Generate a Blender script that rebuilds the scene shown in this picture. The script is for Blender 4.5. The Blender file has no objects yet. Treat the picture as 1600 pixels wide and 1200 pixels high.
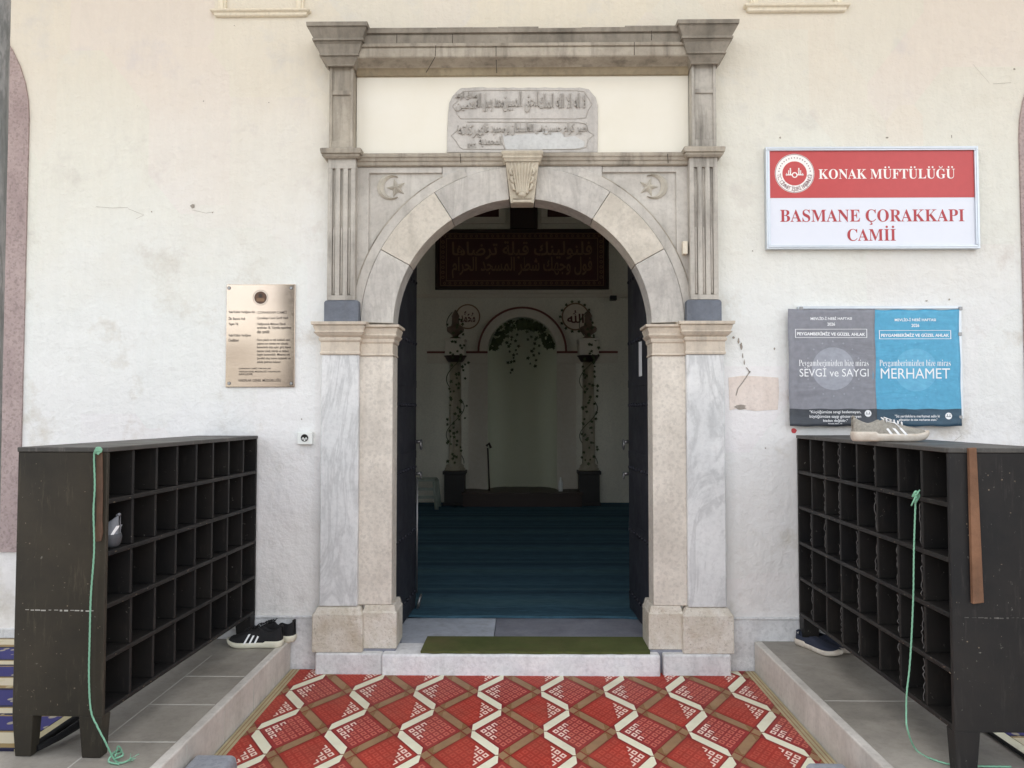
import bpy, bmesh, math, random
from mathutils import Vector, Matrix
random.seed(7)
SC = bpy.context.scene
COL = SC.collection
R = math.radians
PI = math.pi

# ---------------------------------------------------------------- camera, sky, sun, exposure
CAM_H, CAM_D, F_PX = 1.44, 4.364, 1200.0
YAW, PITCH = R(0.716), R(2.148)
cam_data = bpy.data.cameras.new('camera')
cam = bpy.data.objects.new('camera', cam_data); COL.objects.link(cam)
cam_data.sensor_width = 36.0; cam_data.lens = 36.0 * F_PX / 1600.0
cam_data.clip_start = 0.05; cam_data.clip_end = 3000
cam.location = (0, -CAM_D, CAM_H)
cam.rotation_euler = (R(90) + PITCH, 0, YAW)
SC.camera = cam
CAM_M = cam.rotation_euler.to_matrix()

world = bpy.data.worlds.new('World'); SC.world = world; world.use_nodes = True
wn = world.node_tree
bg = wn.nodes['Background']
sky = wn.nodes.new('ShaderNodeTexSky'); sky.sky_type = 'NISHITA'; sky.sun_disc = False
SUN_EL, SUN_AZ = R(68), R(-14)
sky.sun_elevation = SUN_EL; sky.sun_rotation = SUN_AZ
sky.air_density = 1.0; sky.dust_density = 3.0; sky.ozone_density = 1.0
hazy = wn.nodes.new('ShaderNodeHueSaturation'); hazy.inputs['Saturation'].default_value = 0.22     # milky, hazy sky
wn.links.new(sky.outputs[0], hazy.inputs['Color']); wn.links.new(hazy.outputs[0], bg.inputs[0]); bg.inputs[1].default_value = 0.15
sun_data = bpy.data.lights.new('sun', 'SUN'); sun_data.energy = 4.0; sun_data.angle = R(0.5)
sun_data.color = (1.0, 0.95, 0.88)
sun = bpy.data.objects.new('sun', sun_data); COL.objects.link(sun)
sdir = Vector((math.sin(SUN_AZ) * math.cos(SUN_EL), math.cos(SUN_AZ) * math.cos(SUN_EL), math.sin(SUN_EL)))
sun.rotation_euler = sdir.to_track_quat('Z', 'Y').to_euler()
SC.view_settings.view_transform = 'Standard'; SC.view_settings.look = 'None'
SC.view_settings.exposure = 2.0; SC.view_settings.gamma = 1.0
SC.render.engine = 'CYCLES'
SC.cycles.max_bounces = 10; SC.cycles.diffuse_bounces = 6
SC.cycles.use_denoising = True

# ---------------------------------------------------------------- helpers
def at(u, v, Y):
    """photo pixel -> world point on the plane y = Y (real distance of the thing measured)"""
    d = CAM_M @ Vector(((u - 800) / F_PX, (600 - v) / F_PX, -1))
    t = (Y + CAM_D) / d.y
    return Vector((d.x * t, Y, CAM_H + d.z * t))
def fl(u, v, z):
    """photo pixel -> world point on the level z"""
    d = CAM_M @ Vector(((u - 800) / F_PX, (600 - v) / F_PX, -1))
    t = (z - CAM_H) / d.z
    return Vector((d.x * t, -CAM_D + d.y * t, z))
def px(u, v, Y): return at(u, v, Y).x
def pz(v, Y, u=816): return at(u, v, Y).z
XC = at(816, 645, 0).x

def srgb(r, g, b, a=1):
    f = lambda c: (c / 255 / 12.92) if c / 255 <= 0.04045 else ((c / 255 + 0.055) / 1.055) ** 2.4
    return (f(r), f(g), f(b), a)

class MB:
    def __init__(s): s.v = []; s.f = []; s.m = []; s.sm = []
    def face(s, pts, m=0, smooth=False):
        i = len(s.v); s.v += [tuple(p) for p in pts]
        s.f.append(tuple(range(i, i + len(pts)))); s.m.append(m); s.sm.append(smooth)
    def grid(s, rows, m=0, closed=False, smooth=True, cap=False, flip=False):
        i = len(s.v); n = len(rows[0])
        for r_ in rows: s.v += [tuple(p) for p in r_]
        for a in range(len(rows) - 1):
            for b in range(n if closed else n - 1):
                c = (b + 1) % n
                q = (i + a * n + b, i + a * n + c, i + (a + 1) * n + c, i + (a + 1) * n + b)
                s.f.append(q[::-1] if flip else q); s.m.append(m); s.sm.append(smooth)
        if cap:
            s.f.append(tuple(i + b for b in range(n))[::-1]); s.m.append(m); s.sm.append(False)
            s.f.append(tuple(i + (len(rows) - 1) * n + b for b in range(n))); s.m.append(m); s.sm.append(False)
    def box(s, x0, x1, y0, y1, z0, z1, m=0):
        if x0 > x1: x0, x1 = x1, x0
        if y0 > y1: y0, y1 = y1, y0
        if z0 > z1: z0, z1 = z1, z0
        i = len(s.v)
        s.v += [(x0,y0,z0),(x1,y0,z0),(x1,y1,z0),(x0,y1,z0),(x0,y0,z1),(x1,y0,z1),(x1,y1,z1),(x0,y1,z1)]
        for q in ((0,3,2,1),(4,5,6,7),(0,1,5,4),(1,2,6,5),(2,3,7,6),(3,0,4,7)):
            s.f.append(tuple(i + k for k in q)); s.m.append(m); s.sm.append(False)
    def prism(s, poly, y0, y1, m=0):
        """poly = list of (x, z), extruded from y0 (front) to y1"""
        n = len(poly); i = len(s.v)
        s.v += [(x, y0, z) for x, z in poly] + [(x, y1, z) for x, z in poly]
        s.f.append(tuple(range(i, i + n))); s.f.append(tuple(range(i + n, i + 2 * n))[::-1])
        s.m += [m, m]; s.sm += [False, False]
        for k in range(n):
            c = (k + 1) % n
            s.f.append((i + k, i + n + k, i + n + c, i + c)); s.m.append(m); s.sm.append(False)
    def mould(s, x0, x1, yf, yb, prof, m=0, sides=True):
        """stacked tiers: prof = [(z, projection)] round the front and both sides of a rectangle"""
        rows = []
        for z, p in prof:
            q = p if sides else 0
            rows.append([(x0 - q, yb, z), (x0 - q, yf - p, z), (x1 + q, yf - p, z), (x1 + q, yb, z)])
        s.grid(rows, m, closed=True, smooth=False, cap=True)
    def tube(s, path, r, n=8, m=0, rs=None):
        path = [Vector(p) for p in path]; rows = []; up = None
        for k, p in enumerate(path):
            t = (path[min(k + 1, len(path) - 1)] - path[max(k - 1, 0)])
            t = t.normalized() if t.length > 1e-9 else Vector((0, 0, 1))
            if up is None: up = Vector((0, 1, 0)) if abs(t.y) < 0.9 else Vector((1, 0, 0))
            a = t.cross(up).normalized(); b = t.cross(a).normalized(); up = -b if b.length else up
            up = a.cross(t)
            rr = rs[k] if rs else r
            rows.append([p + (a * math.cos(2 * PI * j / n) + up * math.sin(2 * PI * j / n)) * rr for j in range(n)])
        s.grid(rows, m, closed=True, smooth=True, cap=True)
    def lathe(s, prof, c, n=24, m=0, smooth=True):
        rows = [[(c[0] + r_ * math.cos(2 * PI * k / n), c[1] + r_ * math.sin(2 * PI * k / n), c[2] + z) for k in range(n)] for r_, z in prof]
        s.grid(rows, m, closed=True, smooth=smooth, cap=True)
    def disc(s, c, r, y, n=32, m=0, rin=None):
        if rin is None:
            s.face([(c[0] + r * math.cos(2*PI*k/n), y, c[1] + r * math.sin(2*PI*k/n)) for k in range(n)], m)
        else:
            for k in range(n):
                a, b = 2*PI*k/n, 2*PI*(k+1)/n
                s.face([(c[0]+r*math.cos(a), y, c[1]+r*math.sin(a)), (c[0]+r*math.cos(b), y, c[1]+r*math.sin(b)),
                        (c[0]+rin*math.cos(b), y, c[1]+rin*math.sin(b)), (c[0]+rin*math.cos(a), y, c[1]+rin*math.sin(a))], m)
    def mesh(s, me, mat, m=0):
        i = len(s.v)
        s.v += [tuple(mat @ v.co) for v in me.vertices]
        for p in me.polygons:
            s.f.append(tuple(i + k for k in p.vertices)); s.m.append(m); s.sm.append(False)
    def xf(s, M):
        s.v = [tuple(M @ Vector(p)) for p in s.v]; return s
    def build(s, name, mats, parent=None, bevel=0, seg=2, recalc=True, sub=0):
        me = bpy.data.meshes.new(name)
        me.from_pydata(s.v, [], s.f)
        if not isinstance(mats, (list, tuple)): mats = [mats]
        for k in mats: me.materials.append(k)
        me.polygons.foreach_set('material_index', s.m)
        me.polygons.foreach_set('use_smooth', s.sm)
        if recalc:
            bm = bmesh.new(); bm.from_mesh(me)
            bmesh.ops.recalc_face_normals(bm, faces=bm.faces)
            bm.to_mesh(me); bm.free()
        me.update()
        o = bpy.data.objects.new(name, me); COL.objects.link(o)
        if parent is not None:
            o.parent = parent
            L = Vector((0, 0, 0)); p = parent
            while p is not None:
                if p.type == 'EMPTY' or p.get('_off'): L += p.location
                p = p.parent
            if parent.type == 'EMPTY': o.location = -parent.location
        if bevel:
            b = o.modifiers.new('bevel', 'BEVEL'); b.width = bevel; b.segments = seg; b.limit_method = 'ANGLE'; b.angle_limit = R(35)
        if sub:
            d = o.modifiers.new('subdivision', 'SUBSURF'); d.levels = sub; d.render_levels = sub
        return o

def thing(name, label, cat, loc=(0, 0, 0), group=None):
    o = bpy.data.objects.new(name, None); COL.objects.link(o); o.location = loc
    o.empty_display_size = 0.1
    return tag(o, label, cat, group)
def tag(o, label=None, cat=None, group=None, kind=None):
    if label: o['label'] = label
    if cat: o['category'] = cat
    if group: o['group'] = group
    if kind: o['kind'] = kind
    return o

# ---------------------------------------------------------------- materials
class NT:
    def __init__(s, name):
        s.mat = bpy.data.materials.new(name); s.mat.use_nodes = True
        s.t = s.mat.node_tree; s.b = s.t.nodes['Principled BSDF']; s.co = None
    def n(s, k, **kw):
        o = s.t.nodes.new(k)
        for a, b in kw.items(): setattr(o, a, b)
        return o
    def l(s, a, b): s.t.links.new(a, b)
    def coord(s, scale=(1, 1, 1), loc=(0, 0, 0), rot=(0, 0, 0)):
        if s.co is None: s.co = s.n('ShaderNodeTexCoord')
        m = s.n('ShaderNodeMapping'); m.inputs['Scale'].default_value = scale
        m.inputs['Location'].default_value = loc; m.inputs['Rotation'].default_value = rot
        s.l(s.co.outputs['Object'], m.inputs[0]); return m.outputs[0]
    def noise(s, scale, detail=5, rough=0.6, mscale=(1, 1, 1), loc=(0, 0, 0), dist=0, rot=(0, 0, 0)):
        o = s.n('ShaderNodeTexNoise'); o.inputs['Scale'].default_value = scale
        o.inputs['Detail'].default_value = detail; o.inputs['Roughness'].default_value = rough
        o.inputs['Distortion'].default_value = dist
        s.l(s.coord(mscale, loc, rot), o.inputs['Vector']); return o.outputs[0]
    def ramp(s, fac, stops, interp='LINEAR'):
        o = s.n('ShaderNodeValToRGB'); cr = o.color_ramp; cr.interpolation = interp
        while len(cr.elements) < len(stops): cr.elements.new(0.5)
        for e, (p, c) in zip(cr.elements, stops):
            e.position = p; e.color = c if isinstance(c, tuple) else (c, c, c, 1)
        s.l(fac, o.inputs[0]); return o.outputs[0]
    def mix(s, fac, a, b, mode='MIX'):
        o = s.n('ShaderNodeMix', data_type='RGBA', blend_type=mode)
        for k, val in ((0, fac), (6, a), (7, b)):
            if hasattr(val, 'is_output'): s.l(val, o.inputs[k])
            else: o.inputs[k].default_value = val
        return o.outputs[2]
    def math(s, op, a, b=0.0):
        o = s.n('ShaderNodeMath', operation=op)
        for k, val in ((0, a), (1, b)):
            if hasattr(val, 'is_output'): s.l(val, o.inputs[k])
            else: o.inputs[k].default_value = val
        return o.outputs[0]
    def bump(s, h, strength=0.3, dist=0.01, prev=None):
        o = s.n('ShaderNodeBump'); o.inputs['Strength'].default_value = strength; o.inputs['Distance'].default_value = dist
        s.l(h, o.inputs['Height'])
        if prev is not None: s.l(prev, o.inputs['Normal'])
        return o.outputs[0]
    def done(s, col=None, rough=0.7, normal=None, metal=0.0, spec=0.5):
        if col is not None:
            if hasattr(col, 'is_output'): s.l(col, s.b.inputs['Base Color'])
            else: s.b.inputs['Base Color'].default_value = col
        if hasattr(rough, 'is_output'): s.l(rough, s.b.inputs['Roughness'])
        else: s.b.inputs['Roughness'].default_value = rough
        if normal is not None: s.l(normal, s.b.inputs['Normal'])
        s.b.inputs['Metallic'].default_value = metal
        s.b.inputs['Specular IOR Level'].default_value = spec
        return s.mat

def mul(c, k): return (min(c[0]*k, 1), min(c[1]*k, 1), min(c[2]*k, 1), 1)
def stone(name, c, c2, sc=2.5, streak=0.5, stain=(0.10, 0.09, 0.075, 1), speck=0.0, bump=0.25, rough=0.75, loc=(0, 0, 0), vein=0.0, specsize=70):
    t = NT(name)
    col = t.mix(t.ramp(t.noise(sc, 7, 0.62, loc=loc, dist=0.6), [(0.33, 0.0), (0.68, 1.0)]), c, c2)
    fine = t.noise(45, 6, 0.7, loc=loc)
    col = t.mix(0.55, col, t.ramp(fine, [(0.25, 0.68), (0.5, 1.0), (0.8, 1.12)]), 'MULTIPLY')
    if vein:
        v = t.noise(1.7, 8, 0.6, (2.2, 2.2, 0.7), loc=loc, dist=2.2, rot=(0, 0.5, 0))
        vf = t.ramp(v, [(0.44, 0.0), (0.5, 1.0), (0.56, 0.0)])
        col = t.mix(t.math('MULTIPLY', vf, vein), col, mul(c2, 0.55))
    if streak:
        sf = t.ramp(t.noise(3.0, 6, 0.6, (5, 5, 0.5), loc=loc), [(0.50, 0.0), (0.75, 1.0)])
        col = t.mix(t.math('MULTIPLY', sf, streak), col, stain)
    if speck:
        vo = t.n('ShaderNodeTexVoronoi'); vo.inputs['Scale'].default_value = specsize
        t.l(t.coord((1, 1, 1), loc), vo.inputs['Vector'])
        sp = t.ramp(t.mix(0.5, vo.outputs['Color'], t.noise(30, 8, 0.8, loc=loc)), [(0.34, 1.0), (0.47, 0.0)])
        col = t.mix(t.math('MULTIPLY', sp, speck), col, mul(c, 0.38))
    nb = t.bump(fine, bump, 0.006)
    nb = t.bump(t.noise(8, 6, 0.6, loc=loc), bump * 0.8, 0.02, nb)
    return t.done(col, rough, nb, spec=0.35)
def plain(name, c, rough=0.6, metal=0, var=0.12, sc=25, bump=0.0, spec=0.5):
    t = NT(name)
    col = t.mix(var, c, t.ramp(t.noise(sc, 5, 0.65), [(0.25, 0.0), (0.75, 1.0)]), 'OVERLAY')
    nb = t.bump(t.noise(sc * 3, 4, 0.6), bump, 0.004) if bump else None
    return t.done(col, rough, nb, metal, spec)

def make_plaster():
    t = NT('cream_plaster')
    sep = t.n('ShaderNodeSeparateXYZ'); t.l(t.coord(), sep.inputs[0])
    X, Z = sep.outputs[0], sep.outputs[2]
    jit = t.math('MULTIPLY', t.math('SUBTRACT', t.noise(1.1, 6, 0.6), 0.5), 1.6)
    h = t.math('ADD', Z, jit)
    mr = t.math('DIVIDE', t.math('SUBTRACT', h, 0.0), 4.2)
    col = t.ramp(mr, [(0.0, srgb(234, 230, 225)), (0.25, srgb(234, 233, 232)), (0.48, srgb(230, 231, 228)), (0.66, srgb(225, 222, 212)), (0.84, srgb(220, 213, 200))])
    blot = t.ramp(t.noise(3.2, 8, 0.68, loc=(3, 1, 7)), [(0.30, 0.0), (0.45, 1.0)])
    col = t.mix(t.math('SUBTRACT', 1.0, blot), col, srgb(213, 208, 200))
    # brushed vertical wash
    br = t.ramp(t.noise(4, 7, 0.65, (5, 5, 0.8), loc=(2, 0, 0), dist=0.8), [(0.35, 0.97), (0.62, 1.01)])
    col = t.mix(0.8, col, br, 'MULTIPLY')
    # patchy overpaint with definite edges
    pv = t.n('ShaderNodeTexVoronoi'); pv.inputs['Scale'].default_value = 1.3; pv.distance = 'CHEBYCHEV'
    t.l(t.coord((1, 1, 0.8), (0.3, 0, 0.4)), pv.inputs['Vector'])
    col = t.mix(0.05, col, pv.outputs['Color'], 'SOFT_LIGHT')
    # grime rising from the floor and flecks
    low = t.ramp(Z, [(0.0, 1.0), (0.95, 0.0)])
    gr = t.math('MULTIPLY', t.math('MULTIPLY', low, t.ramp(t.noise(9, 8, 0.72), [(0.48, 0.0), (0.7, 1.0)])), 0.35)
    col = t.mix(gr, col, srgb(150, 143, 132))
    fl_ = t.ramp(t.noise(38, 4, 0.7, (1, 1, 0.7)), [(0.69, 0.0), (0.75, 1.0)])
    col = t.mix(t.math('MULTIPLY', fl_, 0.35), col, srgb(160, 152, 140))
    nb = t.bump(t.noise(26, 7, 0.65), 0.22, 0.01)
    nb = t.bump(t.noise(2.4, 7, 0.65, loc=(5, 5, 5)), 0.6, 0.06, nb)
    return t.done(col, 0.85, nb, spec=0.2)

M = {}
M['plaster'] = make_plaster()
M['trim'] = stone('painted_trim', srgb(232, 224, 205), srgb(220, 211, 192), streak=0.12, bump=0.1)
M['grey_stone'] = stone('grey_stone', srgb(184, 176, 162), srgb(148, 140, 127), 3.0, 0.8)
M['dark_stone'] = stone('dark_stone', srgb(158, 151, 139), srgb(122, 116, 106), 3.0, 0.55, loc=(4, 2, 1))
M['bed_stone'] = stone('ochre_stone', srgb(168, 157, 132), srgb(140, 128, 108), 3.0, 0.4, loc=(4, 9, 1))
M['flute_stone'] = stone('fluted_stone', srgb(196, 191, 181), srgb(160, 155, 147), 2.6, 0.95, loc=(1, 7, 3))
M['spandrel_stone'] = stone('spandrel_stone', srgb(204, 200, 192), srgb(178, 173, 165), 3.0, 0.3, loc=(8, 1, 2))
M['arch_grey'] = stone('arch_grey_stone', srgb(208, 204, 196), srgb(180, 176, 170), 3.2, 0.28, bump=0.5, loc=(2, 2, 9), vein=0.25)
M['arch_beige'] = stone('arch_beige_stone', srgb(214, 207, 194), srgb(192, 185, 172), 4.0, 0.15, speck=0.12, bump=0.6, loc=(6, 2, 5))
M['slate'] = stone('blue_grey_stone', srgb(118, 124, 134), srgb(96, 101, 110), 6, 0.15, bump=0.35, loc=(3, 3, 3))
M['cap_stone'] = stone('capital_stone', srgb(214, 203, 186), srgb(192, 181, 166), 3.0, 0.4, stain=(0.17, 0.15, 0.13, 1), loc=(7, 7, 1))
M['white_marble'] = stone('white_marble', srgb(228, 229, 228), srgb(204, 206, 206), 2.0, 0.12, stain=(0.35, 0.36, 0.38, 1), bump=0.12, rough=0.55, vein=0.4)
M['jamb_stone'] = stone('jamb_stone', srgb(226, 219, 207), srgb(200, 193, 182), 3.0, 0.2, stain=(0.3, 0.26, 0.21, 1), speck=0.2, bump=0.35, loc=(1, 5, 5))
def coarse():
    t = NT('coarse_stone')
    col = t.mix(t.ramp(t.noise(5, 8, 0.7, dist=1.0), [(0.35, 0.0), (0.65, 1.0)]), srgb(228, 222, 212), srgb(200, 191, 174))
    col = t.mix(t.math('MULTIPLY', t.ramp(t.noise(9, 8, 0.75, loc=(4, 2, 2)), [(0.52, 0.0), (0.7, 1.0)]), 0.45), col, srgb(160, 134, 100))
    pit = t.ramp(t.noise(70, 5, 0.75, loc=(2, 2, 6)), [(0.34, 1.0), (0.44, 0.0)])
    col = t.mix(t.math('MULTIPLY', pit, 0.5), col, srgb(128, 114, 96))
    nb = t.bump(t.noise(60, 7, 0.75), 0.7, 0.008)
    return t.done(col, 0.85, t.bump(t.noise(9, 6, 0.7), 0.6, 0.03, nb), spec=0.25)
M['coarse_stone'] = coarse()
M['plinth_marble'] = stone('plinth_marble', srgb(230, 230, 230), srgb(206, 206, 206), 5, 0.25, stain=(0.3, 0.29, 0.28, 1), speck=0.18, bump=0.6, loc=(9, 3, 2))
M['step_marble'] = stone('step_marble', srgb(240, 240, 240), srgb(218, 219, 222), 6, 0.25, stain=(0.36, 0.35, 0.35, 1), speck=0.12, bump=0.6, loc=(5, 3, 8))
M['slab_pale'] = stone('pale_slab', srgb(196, 202, 212), srgb(168, 174, 184), 3, 0.3, bump=0.2, rough=0.5, loc=(5, 9, 8))
M['slab_grey'] = stone('grey_slab', srgb(146, 148, 158), srgb(120, 122, 132), 4, 0.2, bump=0.2, rough=0.5, loc=(2, 9, 4))
M['keystone'] = stone('keystone_stone', srgb(202, 193, 174), srgb(176, 167, 150), 6, 0.35, stain=(0.16, 0.12, 0.08, 1), bump=0.4, loc=(5, 5, 9))
M['gold_stone'] = stone('emblem_stone', srgb(194, 188, 174), srgb(170, 164, 152), 8, 0.2, bump=0.3)
M['inscription'] = stone('inscription_stone', srgb(202, 198, 192), srgb(186, 182, 177), 4, 0.25, bump=0.5, loc=(7, 3, 4))
M['cement'] = stone('cement_patch', srgb(204, 205, 203), srgb(190, 190, 189), 5, 0.1, bump=0.3)
M['letter_stone'] = stone('letter_stone', srgb(186, 181, 174), srgb(164, 159, 152), 8, 0.1, bump=0.2)
M['joint'] = plain('dark_joint', srgb(74, 68, 60), 0.9)
M['pink_stone'] = stone('pink_stone', srgb(184, 166, 162), srgb(160, 142, 140), 3, 0.25, stain=(0.22, 0.16, 0.16, 1), speck=0.4, bump=0.5, loc=(1, 1, 9), specsize=90)
M['column_marble'] = stone('column_marble', srgb(168, 166, 164), srgb(120, 124, 122), 3.2, 0.5, stain=(0.08, 0.10, 0.09, 1), bump=0.25, vein=0.6, loc=(1, 4, 4))
M['ledge'] = stone('ledge_tile', srgb(166, 160, 150), srgb(132, 127, 118), 2.2, 0.25, bump=0.15, rough=0.5, loc=(3, 4, 4))
M['ledge_side'] = stone('ledge_riser', srgb(214, 209, 201), srgb(190, 185, 177), 3.5, 0.35, stain=(0.3, 0.27, 0.24, 1), bump=0.2, loc=(3, 1, 4))
M['grout'] = plain('grout', srgb(186, 182, 174), 0.9)
M['paving'] = stone('paving', srgb(112, 108, 103), srgb(96, 93, 90), 1.0, 0.0, bump=0.3)
M['iron'] = None

def black_paint(name, c, scuff, loc=(0, 0, 0)):
    t = NT(name)
    n1 = t.noise(2.6, 7, 0.65, loc=loc)
    col = t.mix(t.ramp(n1, [(0.35, 0.0), (0.7, 1.0)]), c, scuff)
    sc_ = t.ramp(t.noise(7, 8, 0.75, (6, 6, 0.8), loc=loc), [(0.56, 0.0), (0.70, 1.0)])
    col = t.mix(t.math('MULTIPLY', sc_, 0.6), col, mul(scuff, 1.9))
    fl_ = t.ramp(t.noise(46, 5, 0.7, loc=loc), [(0.67, 0.0), (0.71, 1.0)])
    col = t.mix(t.math('MULTIPLY', fl_, 0.6), col, srgb(150, 146, 138))
    ro = t.ramp(t.noise(5, 6, 0.7, loc=loc), [(0.3, 0.42), (0.7, 0.62)])
    nb = t.bump(t.noise(30, 6, 0.7, (1, 1, 0.3), loc=loc), 0.15, 0.004)
    return t.done(col, ro, nb, spec=0.22)
M['rack_brown'] = black_paint('worn_dark_paint', srgb(50, 47, 41), srgb(68, 62, 52))
M['rack_black'] = black_paint('worn_black_paint', srgb(32, 32, 33), srgb(46, 43, 41), (4, 4, 4))
M['rack_frame'] = black_paint('black_frame_paint', srgb(27, 27, 28), srgb(42, 39, 36), (7, 2, 4))
M['rack_shade'] = black_paint('shaded_inner_paint', srgb(8, 8, 9), srgb(13, 13, 14), (1, 7, 4))  # same black paint, with the cubbyhole shade put into its colour
M['rack_top'] = black_paint('top_sheen_paint', srgb(70, 69, 67), srgb(94, 91, 87), (2, 7, 4))  # lighter than the sides: sheen on the top put into the colour
M['iron'] = black_paint('iron_door_paint', srgb(40, 41, 48), srgb(54, 55, 62), (2, 2, 8))
M['steel'] = plain('worn_steel', srgb(150, 150, 150), 0.4, 0.9)
M['aluminium'] = plain('aluminium', srgb(206, 212, 218), 0.38, 0.75, 0.1)
M['sign_white'] = plain('sign_white', srgb(226, 230, 240), 0.35, var=0.03)
M['sign_red'] = plain('sign_red', srgb(192, 72, 72), 0.35, var=0.05)
M['white_vinyl'] = plain('white_vinyl', srgb(244, 240, 236), 0.4, var=0.02)
M['red_vinyl'] = plain('red_vinyl', srgb(176, 58, 64), 0.4, var=0.02)
M['grey_vinyl'] = plain('grey_vinyl', srgb(150, 120, 122), 0.4, var=0.02)
M['white_plastic'] = plain('white_plastic', srgb(232, 236, 232), 0.3, var=0.02)
M['dark_plastic'] = plain('dark_plastic', srgb(40, 42, 42), 0.4, var=0.05)
def paper(name, c, loc):
    t = NT(name)
    n = t.noise(2.2, 4, 0.5, (1, 1, 3.0), loc=loc, dist=0.5)
    col = t.mix(0.12, c, t.ramp(t.noise(30, 5, 0.6), [(0.3, 0.0), (0.7, 1.0)]), 'OVERLAY')
    return t.done(col, 0.42, t.bump(n, 0.5, 0.03))
M['poster_grey'] = paper('grey_poster', srgb(132, 134, 142), (0, 0, 0))
M['poster_blue'] = paper('blue_poster', srgb(82, 164, 200), (5, 0, 0))
M['poster_disc_grey'] = paper('grey_poster_disc', srgb(156, 160, 170), (0, 0, 0))
M['poster_disc_blue'] = paper('blue_poster_disc', srgb(100, 176, 210), (5, 0, 0))
M['poster_foot_grey'] = paper('grey_poster_foot', srgb(58, 63, 70), (0, 0, 0))
M['poster_foot_blue'] = paper('blue_poster_foot', srgb(38, 72, 92), (5, 0, 0))
M['poster_ink'] = plain('poster_ink', srgb(240, 242, 244), 0.5, var=0.0)
M['board'] = plain('notice_board', srgb(222, 224, 224), 0.5)
def brass():
    t = NT('brushed_plaque')
    col = t.mix(t.ramp(t.noise(2, 4, 0.5), [(0.3, 0.0), (0.7, 1.0)]), srgb(186, 170, 156), srgb(196, 180, 162))
    return t.done(col, t.ramp(t.noise(40, 3, 0.6, (1, 1, 12)), [(0.3, 0.10), (0.7, 0.2)]), t.bump(t.noise(1.4, 1, 0.4, (1, 1, 1.6), loc=(1, 2, 3)), 0.14, 0.08), 0.95)
M['brass'] = brass()
M['etched'] = plain('etched_ink', srgb(62, 52, 46), 0.7, var=0.05)

def carpet_mat():
    t = NT('woven_mat')
    return t
def woven(name, c, sc=240, bump=0.5, rough=0.6, var=0.25):
    t = NT(name)
    w = t.n('ShaderNodeTexWave'); w.inputs['Scale'].default_value = sc; w.bands_direction = 'X'
    t.l(t.coord(), w.inputs['Vector'])
    w2 = t.n('ShaderNodeTexWave'); w2.inputs['Scale'].default_value = sc * 0.7; w2.bands_direction = 'Y'
    t.l(t.coord(), w2.inputs['Vector'])
    h = t.math('MULTIPLY', w.outputs[1], w2.outputs[1])
    col = t.mix(var, c, t.ramp(t.noise(5, 6, 0.7), [(0.3, 0.15), (0.7, 0.85)]), 'OVERLAY')
    dirt = t.ramp(t.noise(2.2, 7, 0.7, loc=(3, 3, 0)), [(0.45, 0.0), (0.8, 1.0)])
    col = t.mix(t.math('MULTIPLY', dirt, 0.32), col, srgb(140, 108, 88))
    nb = t.bump(h, bump, 0.0015)
    nb = t.bump(t.noise(3.0, 4, 0.5, loc=(1, 4, 0)), 0.35, 0.03, nb)
    return t.done(col, rough, nb, spec=0.32)
M['mat_red'] = woven('mat_red', srgb(174, 54, 42))
M['mat_line'] = woven('mat_dark_red', srgb(140, 38, 40))
M['mat_cream'] = woven('mat_cream', srgb(242, 240, 214), var=0.1)
M['mat_tan'] = woven('mat_tan', srgb(158, 126, 92))
M['mat_glyph'] = woven('mat_pink', srgb(250, 226, 212), var=0.1)
M['mat_dim'] = woven('mat_rose', srgb(206, 110, 94))
M['mat_olive'] = woven('mat_olive', srgb(140, 104, 66))
M['mat_faint'] = woven('mat_faint', srgb(192, 78, 62))
M['mat_crimson'] = woven('mat_crimson', srgb(158, 50, 50))
M['mat_edge'] = woven('mat_edge', srgb(188, 178, 142))
M['green_mat'] = woven('green_turf', srgb(84, 92, 50), 90, 1.0, 0.9)
def rug():
    t = NT('striped_rug')
    sep = t.n('ShaderNodeSeparateXYZ'); t.l(t.coord(), sep.inputs[0])
    y = t.math('ADD', sep.outputs[1], t.math('MULTIPLY', t.noise(30, 2), 0.006))
    f = t.math('FRACT', t.math('DIVIDE', t.math('ADD', y, 20.0), 0.62))
    b = srgb(52, 50, 112); c = srgb(206, 196, 170); g = srgb(150, 128, 84); d = srgb(30, 28, 60)
    col = t.ramp(f, [(0.0, c), (0.16, g), (0.18, d), (0.2, b), (0.42, g), (0.44, d), (0.47, c), (0.56, g), (0.58, d), (0.61, b), (0.9, d), (0.94, g)], 'CONSTANT')
    wv = t.n('ShaderNodeTexVoronoi'); wv.inputs['Scale'].default_value = 16; t.l(t.coord((1, 1, 1)), wv.inputs['Vector'])
    orn = t.ramp(wv.outputs[0], [(0.22, 1.0), (0.27, 0.0)])
    col = t.mix(t.math('MULTIPLY', orn, 0.6), col, srgb(196, 186, 150))
    return t.done(col, 0.85, t.bump(t.noise(200, 2), 0.4, 0.002))
M['rug'] = rug()
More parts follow.
